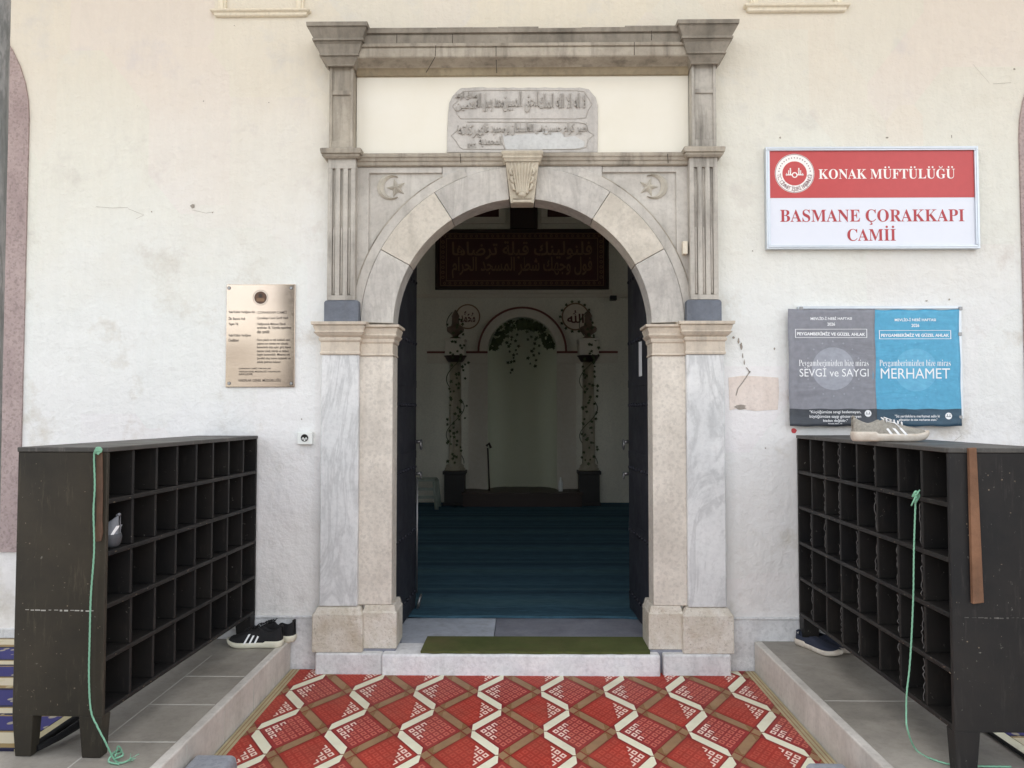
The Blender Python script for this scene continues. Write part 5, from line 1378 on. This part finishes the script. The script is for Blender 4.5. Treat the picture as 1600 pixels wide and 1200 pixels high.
# notice case behind the posters
yn = -0.028
a, b = at(1250, 655, yn), at(1502, 478, yn)
case = thing('notice_case', 'thin aluminium notice frame on the wall behind the two posters', 'frame', ((a.x + b.x) / 2, yn, a.z))
m = MB(); frame(m, a.x, b.x, a.z, b.z, .016, yn, -.001); m.build('frame', M['aluminium'], case, bevel=.002)
m = MB(); m.box(a.x + .0165, b.x - .0165, yn + .008, -.002, a.z + .0165, b.z - .0165); m.build('backing_board', M['board'], case)
for u, v in ((1501, 482), (1501, 652), (1252, 482), (1500, 522)): 
    c_ = at(u, v, yn - .003); m = MB(); m.box(c_.x - .010, c_.x + .010, yn - .006, yn + .002, c_.z - .010, c_.z + .010)
    m.build('frame_clip', M['steel'], case, bevel=.002)
def poster(name, label, u0, u1, v0, v1, yq, mp, md, mf, title, seed, quote, vt, sub0, sub1, tt0, tt1, disc, qx):
    A, B = at(u0, v1, yq), at(u1, v0, yq); x0, x1, z0, z1 = A.x, B.x, A.z, B.z
    root = thing(name, label, 'poster', ((x0 + x1) / 2, yq, z0))
    rnd = random.Random(seed)
    def ripple(x, z):
        s_, t_ = (x - x0) / (x1 - x0), (z - z0) / (z1 - z0)
        r_ = .0022 * math.sin(s_ * 5 + seed) * math.sin(t_ * 7 + seed) + .002 * math.sin(s_ * 13 + t_ * 9) * max(0, t_ - .6)
        r_ += -.010 * max(0, .05 - s_) / .05 * (seed == 1) - .012 * max(0, .07 - t_) / .07 * (.4 + .6 * math.sin(s_ * 4 + seed) ** 2)
        return yq + r_ * 1.0
    n, k_ = 24, 34
    m = MB(); rows = []
    for j in range(k_ + 1):
        z_ = z0 + (z1 - z0) * j / k_
        rows.append([(x0 + (x1 - x0) * i / n + (.002 * math.sin(j * .4)), ripple(x0 + (x1 - x0) * i / n, z_), z_ + .002 * math.sin(i * .8 + seed)) for i in range(n + 1)])
    m.grid(rows, 0, smooth=True)
    zf = at(u0, vt, yq).z
    for i, f in enumerate(m.f):
        if sum(m.v[q][2] for q in f) / 4 < zf: m.m[i] = 1
    sh = m.build('sheet', [mp, mf], root, recalc=False)
    so = sh.modifiers.new('thickness', 'SOLIDIFY'); so.thickness = .0006; so.offset = 1
    def onto(mb, lift):     # lay printed matter on the rippled sheet
        mb.v = [(x, ripple(x, z_) - lift, z_) for x, y, z_ in mb.v]
    def subdiv_disc(mb, c_, r_, mi=0, rin=0):
        for q in range(6):
            ra, rb_ = rin + (r_ - rin) * q / 6, rin + (r_ - rin) * (q + 1) / 6
            for k in range(40):
                a_, b_ = 2*PI*k/40, 2*PI*(k+1)/40
                mb.face([(c_[0] + ra * math.cos(a_), 0, c_[1] + ra * math.sin(a_)), (c_[0] + rb_ * math.cos(a_), 0, c_[1] + rb_ * math.sin(a_)), (c_[0] + rb_ * math.cos(b_), 0, c_[1] + rb_ * math.sin(b_)), (c_[0] + ra * math.cos(b_), 0, c_[1] + ra * math.sin(b_))], mi)
    m = MB(); dc = at(disc[0], disc[1], yq); dr = disc[2] / F_PX * CAM_D
    subdiv_disc(m, (dc.x, dc.z), dr)
    for k in range(16):
        t = 2 * PI * k / 16; p_ = (dc.x + dr * 1.28 * math.cos(t), dc.z + dr * 1.28 * math.sin(t)); r_ = .007
        m.face([(p_[0] - r_, 0, p_[1]), (p_[0] - r_*.3, 0, p_[1] - r_*.3), (p_[0], 0, p_[1] - r_), (p_[0] + r_*.3, 0, p_[1] - r_*.3), (p_[0] + r_, 0, p_[1]), (p_[0] + r_*.3, 0, p_[1] + r_*.3), (p_[0], 0, p_[1] + r_), (p_[0] - r_*.3, 0, p_[1] + r_*.3)])
    onto(m, .0008); m.build('printed_pattern', md, root, recalc=False)
    m = MB()
    def tx(s_, u_0, u_1, v_0, v_1, off=.0, fn=put_text, rot=0):
        a_, b_ = at(u_0, v_1, yq), at(u_1, v_0, yq); fn(m, s_, a_.x, b_.x, a_.z, b_.z, yq, 0, offset=off, **({'tilt': rot} if rot else {}))
    cu = (u0 + u1) / 2 + (0 if seed == 1 else 1); cm = cu + (-1 if seed == 1 else -3)
    dv = 0 if seed == 1 else 2
    tx('MEVLİD-İ NEBİ HAFTASI', cm - 32, cm + 32, 494.5 + dv, 500 + dv, .02); tx('2026', cm - 6, cm + 6, 504 + dv, 509 + dv, .02)
    tilt = R(.7) if seed == 1 else 0
    tx('PEYGAMBERİMİZ VE GÜZEL AHLAK', cm - 53, cm + 53, 518 + dv, 524.5 + dv, .03, put_text, tilt)
    for (va, vb, ua, ub) in ((514 + dv, 514.8 + dv, cm - 56, cm + 56), (527 + dv, 527.8 + dv, cm - 56, cm + 56), (514 + dv, 527.8 + dv, cm - 56, cm - 55.2), (514 + dv, 527.8 + dv, cm + 55.2, cm + 56)):
        a_, b_ = at(ua, vb, yq), at(ub, va, yq)
        N = 12 if ub - ua > 5 else 1
        for k in range(N):
            xa_, xb_ = a_.x + (b_.x - a_.x) * k / N, a_.x + (b_.x - a_.x) * (k + 1) / N
            m.face([(xa_, 0, a_.z), (xb_, 0, a_.z), (xb_, 0, b_.z), (xa_, 0, b_.z)])
    a_, b_ = at(sub0, 575, yq), at(sub1, 562, yq); put_text(m, bold_serif('Peygamberimizden bize miras'), a_.x, b_.x, a_.z, b_.z, yq, 0, offset=-.012)
    a_, b_ = at(tt0, title[1], yq), at(tt1, title[2], yq); put_text(m, title[0], a_.x, b_.x, a_.z, b_.z, yq, 0, offset=.0)
    for s_, ua, ub, va, vb in quote: tx(s_, ua, ub, va, vb, .01)
    ci = at(qx[0], qx[1], yq); subdiv_disc(m, (ci.x, ci.z), 5.2 / F_PX * CAM_D)
    onto(m, .0016); m.build('printed_text', M['poster_ink'], root, recalc=False)
    m = MB(); w_ = 5.2 / F_PX * CAM_D / 14
    for u_a, u_b, v_a, v_b in ((-10, 10, -3.4, -1.6), (-6.5, -4.5, -1.6, 7), (4.5, 6.5, -1.6, 7)):
        m.face([(ci.x + u_a * w_, 0, ci.z + v_a * w_), (ci.x + u_b * w_, 0, ci.z + v_a * w_), (ci.x + u_b * w_, 0, ci.z + v_b * w_), (ci.x + u_a * w_, 0, ci.z + v_b * w_)])
    onto(m, .0022); m.build('emblem', mf, root, recalc=False)
    return root
poster('wall_poster', 'grey paper poster reading SEVGİ ve SAYGI on the wall', 1232.5, 1366.5, 483, 666, -0.036, M['poster_grey'], M['poster_disc_grey'], M['poster_foot_grey'], ('SEVGİ ve SAYGI', 588.5, 572), 1,
       [('"Küçüğümüze sevgi beslemeyen,', 1265, 1345, 641, 647), ('büyüğümüze saygı göstermeyen', 1265, 1345, 648, 654), ('bizden değildir."', 1286, 1324, 655, 660), ('Tirmizî, Birr, 15', 1293, 1315, 661, 663)], 641, 1248, 1357, 1249, 1357, (1302, 576, 33), (1356, 646))
poster('wall_poster', 'blue paper poster reading MERHAMET on the wall', 1365, 1498.5, 484, 666, -0.0335, M['poster_blue'], M['poster_disc_blue'], M['poster_foot_blue'], ('MERHAMET', 591.5, 575.5), 2,
       [('"Siz yerdekilere merhamet edin ki', 1398, 1468, 648, 653.5), ('göktekiler de size merhamet etsin."', 1404, 1464, 654, 658.5)], 641, 1374, 1485, 1376, 1484, (1431, 578, 33), (1482, 650))

# carved inscription stone above the arch
yi = -0.024
ins = thing('inscription_stone', 'carved grey inscription slab with Arabic lines set over the arch', 'inscription', (at(816, 237, yi).x, yi, at(816, 237, yi).z))
rnd = random.Random(6)
poly = [(698, 238), (699, 200), (700, 180), (702, 160), (707, 150), (714, 142), (719, 138)] + [(722 + k * 8, 136.5 + rnd.uniform(-.9, .9)) for k in range(24)] + [(914, 138), (920, 139), (924, 144), (931, 152), (934, 164), (934.5, 190), (934, 238)]
m = MB(); m.prism([(at(u, v, yi).x, at(u, v, yi).z) for u, v in poly], yi, -.0125); m.build('slab', M['inscription'], ins, bevel=.004)
m = MB()
for path in ([(720, 186), (714, 178), (707, 165), (715, 158), (718, 148), (724, 143), (760, 141), (900, 141.5), (913, 143), (919, 152), (925, 163), (919, 172), (915, 184), (900, 185.5), (720, 185.5)],
             [(730, 190.5), (905, 191.5), (915, 194)], [(716, 196), (714, 204), (705, 212), (712, 220), (718, 230), (724, 233), (790, 233.5)], [(848, 233.5), (905, 233), (916, 230), (919, 218), (928, 211), (919, 205), (917, 196)], [(784, 210), (784, 222), (789, 233)]):
    m.tube([at(u, v, yi - .001) for u, v in path], .0028, 5)
m.build('cartouche_line', M['letter_stone'], ins)
m = MB(); m.prism([(at(u, v, yi - .002).x, at(u, v, yi - .002).z) for u, v in ((785, 210), (797, 212), (830, 209), (850, 205), (875, 206), (884, 214), (898, 212), (914, 222), (912, 230), (896, 233), (790, 233))], yi - .002, yi - .0002)
m.build('cement_repair', M['cement'], ins, bevel=.001)
m = MB()
def ar(s_, u0, u1, v0, v1, ex=.010, off=.008):
    a_, b_ = at(u0, v1, yi), at(u1, v0, yi); put_text(m, arabic(s_), a_.x, b_.x, a_.z, b_.z, yi + .0005, 0, extrude=ex, offset=off)
ar('لا اله الا الله الملك', 842, 915, 146, 170); ar('الحق المبين', 786, 842, 143, 176); ar('محمد رسول الله', 744, 787, 146, 175)
ar('صادق الوعد', 711, 746, 143, 157); ar('الامين', 712, 744, 158, 174)
ar('امير كرام حسين', 850, 917, 192, 214); ar('رضى الله', 824, 851, 194, 210); ar('السلطان بن', 788, 825, 191, 212); ar('محمود غازى', 748, 789, 192, 212); ar('بركاته', 715, 749, 195, 216); ar('المحمدية', 748, 784, 213, 230)
a_, b_ = at(730, 231.5, yi), at(744, 224, yi); put_text(m, '١٣١٦', a_.x, b_.x, a_.z, b_.z, yi + .0005, 0, extrude=.009, offset=.01)
m.build('carved_lettering', M['letter_stone'], ins)

# ================================================================ INSIDE THE HALL
yw = HY - 0.001
mih = thing('prayer_niche', 'round-headed prayer niche with dark red outline on the far hall wall', 'niche', (NX, HY, HALL_Z))
m = MB(); rows = []; n = 20
for z_ in (HALL_Z + .2, 1.0, 1.7, Z_NS): rows.append([(NX - NR * math.cos(PI*k/n), HY + .03 + NR * .9 * math.sin(PI*k/n), z_) for k in range(n + 1)])
for q in range(1, 11):
    t = PI / 2 * q / 10; r_ = NR * math.cos(t); rows.append([(NX - r_ * math.cos(PI*k/n), HY + .03 + r_ * .9 * math.sin(PI*k/n), Z_NS + NR * math.sin(t)) for k in range(n + 1)])
M['niche_paint'] = plain('niche_paint', srgb(214, 218, 196), 0.5, var=0.05)
m.grid(rows, 0); m.build('niche_shell', M['niche_paint'], mih, recalc=False)
m = MB(); w0 = 70 / F_PX * (CAM_D + HY); n = 30
for k in range(n):
    a_, b_ = PI * k / n, PI * (k + 1) / n
    for ra, rb_, y_, mi in ((NR, w0 - .03, HY - .03, 0), (w0 - .03, w0, HY - .04, 1)):
        m.face([(NX + ra*math.cos(a_), y_, Z_NS + ra*math.sin(a_)), (NX + rb_*math.cos(a_), y_, Z_NS + rb_*math.sin(a_)), (NX + rb_*math.cos(b_), y_, Z_NS + rb_*math.sin(b_)), (NX + ra*math.cos(b_), y_, Z_NS + ra*math.sin(b_))], mi)
        for r_ in (ra, rb_): m.face([(NX + r_*math.cos(a_), y_, Z_NS + r_*math.sin(a_)), (NX + r_*math.cos(b_), y_, Z_NS + r_*math.sin(b_)), (NX + r_*math.cos(b_), HY, Z_NS + r_*math.sin(b_)), (NX + r_*math.cos(a_), HY, Z_NS + r_*math.sin(a_))], mi)
m.build('arch_band', [M['hall_trim'], M['hall_red']], mih)
for sg in (-1, 1):
    m = MB(); xa_, xb_ = NX + sg * (NR + .0), NX + sg * 1.42
    m.box(xa_ + sg * .001, xb_, HY - .045, HY - .0005, Z_NS - .03, Z_NS)
    m.build('string_line', M['hall_red'], mih)
for sg in (-1, 1):
    m = MB(); xa_ = NX + sg * (NR + .001); m.box(xa_, NX + sg * 1.42, HY - .03, HY - .0005, Z_NS - .18, Z_NS - .0305)
    m.box(xa_, NX + sg * .80, HY - .02, HY - .0006, HALL_Z + .2, Z_NS - .1805)
    m.build('side_pier', M['hall_trim'], mih, bevel=.004)
m = MB(); rnd = random.Random(9)
def leaf(mb, c_, r_, rnd):
    t = rnd.uniform(0, 2 * PI); tl = rnd.uniform(-.6, .6); pts = []
    for k, rr in enumerate((1, .55, .95, .5, .75, .35, .75, .5, .95, .55)):
        a_ = t + 2 * PI * k / 10; pts.append((c_[0] + r_ * rr * math.cos(a_), c_[1] + r_ * .5 * tl * math.cos(a_), c_[2] + r_ * rr * math.sin(a_)))
    mb.face(pts)
for k in range(150):
    t = rnd.uniform(.1, PI - .1); r_ = NR * rnd.uniform(.70, .99); leaf(m, (NX - r_ * math.cos(t), HY + .05 + rnd.uniform(0, .12), Z_NS + r_ * math.sin(t)), rnd.uniform(.035, .06), rnd)
for xs, ln in ((-.17, .62), (-.11, .5), (.14, .55), (.2, .45), (-.24, .3), (.02, .12), (-.32, .2)):
    z_ = Z_NS + math.sqrt(max(NR**2 - xs**2, 0)) * .78
    for q in range(int(ln / .055)):
        leaf(m, (NX + xs + rnd.uniform(-.06, .06), HY + .08, z_ - q * .07 + rnd.uniform(-.03, .03)), rnd.uniform(.022, .04), rnd)
tag(m.build('leaf_garland', M['leaf']), 'dark leaf garland hanging inside the head of the prayer niche', 'garland')
for u, sg, lab, lab2 in ((711, -1, 'slim prayer niche column on a black plinth, left of the niche', 'ivy vine winding up the column left of the niche'), (920, 1, 'slim prayer niche column on a black plinth, right of the niche', 'ivy vine winding up the column right of the niche')):
    yc = 6.82; c_ = at(u, 760, yc); x = c_.x; zf = lambda v: at(816, v, yc).z
    root = thing('niche_column', lab, 'column', (x, yc, HALL_Z))
    m = MB(); zt = zf(735); m.box(x - .145, x + .145, yc - .145, yc + .145, HALL_Z + .012, zt - .05); m.box(x - .165, x + .165, yc - .165, yc + .165, zt - .0495, zt); m.box(x - .16, x + .16, yc - .16, yc + .16, HALL_Z + .0121, HALL_Z + .06)
    m.build('plinth', M['mihrab_black'], root, bevel=.006)
    m = MB(); zs_ = zf(566); m.lathe([(.15, zt + .0005), (.15, zt + .03), (.125, zt + .05), (.135, zt + .07), (.095, zt + .10), (.092, zt + .6), (.084, zs_)], (x, yc, 0), 24); m.build('shaft', M['shaft_paint'], root)
    m = MB(); zc_ = zf(556); m.lathe([(.10, zs_ + .0005), (.12, zs_ + .02), (.15, zc_ - .02), (.17, zc_)], (x, yc, 0), 24); m.build('capital', M['hall_dark'], root)
    zb_ = zf(530); m = MB(); m.box(x - .14, x + .14, yc - .14, HY - .046, zc_ + .0005, zb_ - .03); m.box(x - .155, x + .155, yc - .155, HY - .046, zb_ - .0295, zb_); m.build('entablature_block', M['hall_trim'], root, bevel=.006)
    m = MB(); zu, zv = zf(518), zf(484)
    H_ = zv - zb_
    m.lathe([(.08, zb_ + .0005), (.085, zb_ + .02), (.04, zb_ + .04), (.05, zb_ + H_*.14), (.12, zb_ + H_*.26), (.128, zb_ + H_*.36), (.11, zb_ + H_*.42), (.07, zb_ + H_*.44), (.055, zb_ + H_*.52), (.05, zb_ + H_*.74), (.06, zb_ + H_*.78), (.01, zv)], (x, yc, 0), 20); m.build('urn_finial', M['urn'], root)
    m = MB(); rnd = random.Random(20 + sg); path = []
    for k in range(70):
        t = k / 69; z_ = zt + .1 + (zv - .05 - zt - .1) * t; a_ = t * 17
        path.append((x + .13 * math.cos(a_), yc + .13 * math.sin(a_), z_))
    m.tube(path, .006, 5)
    for k in range(74):
        q = path[rnd.randrange(len(path))]; out_ = rnd.uniform(0, .10) if sg < 0 else rnd.uniform(0, .03)
        zz_ = zt + .12 + (zv - .25 - zt) * k / 74; leaf(m, (x + rnd.uniform(-.12, .12) + out_ * (k > 20) * (k < 70), yc - .15, zz_ + rnd.uniform(-.03, .03)), rnd.uniform(.022, .036), rnd)
    tag(m.build('ivy_vine', M['leaf']), lab2, 'vine', 'ivy vines on the niche columns')
m = MB(); m.box(NX - .84, NX + .84, 6.55, HY + .5, HALL_Z + .0125, HALL_Z + .2)
rows = [[(NX - .86 + 1.72 * k / 20, y_, HALL_Z + .205 + .008 * math.sin(k * 1.1) + (dz)) for k in range(21)] for y_, dz in ((6.53, -.03), (6.54, .004), (6.8, .006), (HY + .3, .006))]
m.grid(rows, 0, smooth=False)
tag(m.build('carpeted_step', M['hall_dark']), 'low dark carpeted step in front of the prayer niche', 'step')
for u, s_, txt, lab in ((731, 19, '\uFDF4', 'round calligraphy medallion above the left niche column'), (899, 21, '\uFDF2', 'round calligraphy medallion with leaves above the right niche column')):
    c_ = at(u, 495, yw); r_ = s_ / F_PX * (CAM_D + HY)
    root = thing('calligraphy_medallion', lab, 'medallion', (c_.x, yw, c_.z))
    m = MB(); m.prism([(c_.x + r_*math.cos(2*PI*k/36), c_.z + r_*math.sin(2*PI*k/36)) for k in range(36)], yw - .02, yw); m.build('disc', M['plate'], root)
    m = MB(); m.disc((c_.x, c_.z), r_ * 1.04, yw - .022, 36, rin=r_ * .93); m.build('rim', M['panel_gold'], root)
    m = MB(); put_text(m, txt, c_.x - r_*.62, c_.x + r_*.62, c_.z - r_*.48, c_.z + r_*.48, yw - .0215, 0, offset=.025); m.build('calligraphy', M['plate_ink'], root)
    if s_ == 21:
        m = MB(); rnd = random.Random(3)
        for k in range(14):
            t = 2*PI*k/14; leaf(m, (c_.x + r_*1.12*math.cos(t), yw - .03, c_.z + r_*1.12*math.sin(t)), .032, rnd)
        tag(m.build('leaf_wreath', M['leaf']), 'thin leaf wreath round the right calligraphy medallion', 'wreath')
# long calligraphy panel and the framed panels above it
a_, b_ = at(680, 453, yw - .03), at(951, 358, yw - .03); X0, X1, Z0, Z1 = a_.x, b_.x, a_.z, b_.z
root = thing('framed_calligraphy', 'wide dark red panel with gold Arabic calligraphy high on the far wall', 'panel', ((X0 + X1) / 2, yw - .03, Z0))
m = MB(); m.box(X0 + .05, X1 - .05, yw - .03, yw, Z0 + .05, Z1 - .05); m.build('ground', M['panel_red'], root)
m = MB(); frame(m, X0, X1, Z0, Z1, .05, yw - .06, yw); m.build('frame', M['hall_dark'], root, bevel=.006)
m = MB(); frame(m, X0 + .16, X1 - .16, Z0 + .13, Z1 - .13, .012, yw - .036, yw - .0305); frame(m, X0 + .075, X1 - .075, Z0 + .06, Z1 - .06, .01, yw - .036, yw - .0305)
for k in range(30):
    t = (k + .5) / 30; m.disc((X0 + .1 + (X1 - X0 - .2) * t, Z0 + .1), .022, yw - .033, 8, rin=.012); m.disc((X0 + .1 + (X1 - X0 - .2) * t, Z1 - .1), .022, yw - .033, 8, rin=.012)
for k in range(8):
    for x in (X0 + .115, X1 - .115): m.disc((x, Z0 + .15 + (Z1 - Z0 - .3) * (k + .5) / 8), .026, yw - .033, 8, rin=.014)
m.build('border', M['panel_gold'], root)
m = MB(); zc_ = (Z0 + Z1) / 2
put_text(m, arabic('فلنولينك قبلة ترضاها'), X0 + .25, X1 - .25, zc_ - .0, Z1 - .18, yw - .034, 0, offset=.015)
put_text(m, arabic('فول وجهك شطر المسجد الحرام'), X0 + .25, X1 - .25, Z0 + .17, zc_ + .04, yw - .035, 0, offset=.015)
m.build('calligraphy', M['panel_gold'], root)
m = MB(); m.box(X0 - .05, X1 + .05, HY - .05, HY - .0005, Z0 - .06, Z0 - .002); m.box(X0 - .3, X1 + .3, HY - .035, HY - .0006, Z0 - .12, Z0 - .0605)
tag(m.build('wall_ledge', M['hall_trim'], bevel=.006), 'pale moulded ledge running under the calligraphy panel', 'ledge')
for u0, u1, lab in ((690, 790, 'upper dark panel in a pale frame left of the timber post'), (845, 950, 'upper dark panel in a pale frame right of the timber post')):
    a_, b_ = at(u0, 350, yw - .02), at(u1, 290, yw - .02); root = thing('framed_board', lab, 'panel', ((a_.x + b_.x)/2, yw - .02, a_.z))
    m = MB(); frame(m, a_.x, b_.x, a_.z, b_.z + .3, .1, yw - .05, yw); m.build('frame', M['hall_trim'], root, bevel=.008)
    m = MB(); m.box(a_.x + .1, b_.x - .1, yw - .02, yw, a_.z + .1, b_.z + .2); m.build('ground', M['panel_red'], root)
a_, b_ = at(797, 357, yw - .05), at(840, 290, yw - .05); m = MB(); m.box(a_.x, b_.x, yw - .06, yw, a_.z, b_.z + .3); m.box(a_.x + .06, b_.x - .06, yw - .075, yw - .0605, a_.z, b_.z + .3)
tag(m.build('timber_post', M['hall_dark'], bevel=.005), 'short dark timber post above the calligraphy panel', 'post')
c_ = at(958, 466, yw - .1); root = thing('security_camera', 'small dark security camera on the far wall', 'camera', (c_.x, yw, c_.z))
m = MB(); m.box(c_.x - .05, c_.x + .05, yw - .16, yw - .04, c_.z - .035, c_.z + .035); m.build('body', M['dark_plastic'], root, bevel=.01)
m = MB(); m.box(c_.x + .02, c_.x + .12, yw - .04, yw, c_.z - .03, c_.z + .05); m.build('bracket', M['hall_trim'], root, bevel=.004)
# stool
c_ = at(664, 783, 6.4); root = thing('plastic_stool', 'pale green plastic stool standing by the far wall on the left', 'stool', (c_.x, 6.4, HALL_Z))
m = MB(); m.grid([[(c_.x - .17, 6.23, HALL_Z + .395), (c_.x + .17, 6.23, HALL_Z + .395), (c_.x + .17, 6.57, HALL_Z + .395), (c_.x - .17, 6.57, HALL_Z + .395)], [(c_.x - .15, 6.25, HALL_Z + .43), (c_.x + .15, 6.25, HALL_Z + .43), (c_.x + .15, 6.55, HALL_Z + .43), (c_.x - .15, 6.55, HALL_Z + .43)]], closed=True, smooth=False, cap=True); m.build('seat', M['stool'], root, bevel=.012)
for sx_ in (-1, 1):
    for sy_ in (-1, 1):
        m = MB(); m.tube([(c_.x + sx_ * .15, 6.4 + sy_ * .15, HALL_Z + .394), (c_.x + sx_ * .185, 6.4 + sy_ * .185, HALL_Z + .013)], .028, 6); m.build('leg', M['stool'], root)
m = MB()
for z_ in (.16, .27): m.box(c_.x - .16, c_.x + .16, 6.235, 6.245, HALL_Z + z_, HALL_Z + z_ + .04)
m.build('rung', M['stool'], root)
# walking stick leaning in the niche and a bottle
m = MB(); m.tube([at(765, 772, 6.9), at(762, 700, 7.0)], .012, 8); m.tube([at(760, 697, 7.0), at(764, 693, 7.0), at(767, 700, 7.0)], .02, 8)
tag(m.build('walking_stick', M['hall_dark']), 'dark walking stick leaning at the left edge of the niche', 'stick')
c_ = at(876, 766, 6.75); m = MB(); m.lathe([(.03, 0), (.032, .02), (.032, .12), (.012, .17), (.012, .20)], (c_.x, 6.75, HALL_Z + .212), 14)
tag(m.build('clear_bottle', M['white_plastic']), 'small pale bottle on the step right of the niche', 'bottle')
# tall reading stand by the right leaf
c_ = at(968, 780, 6.0)
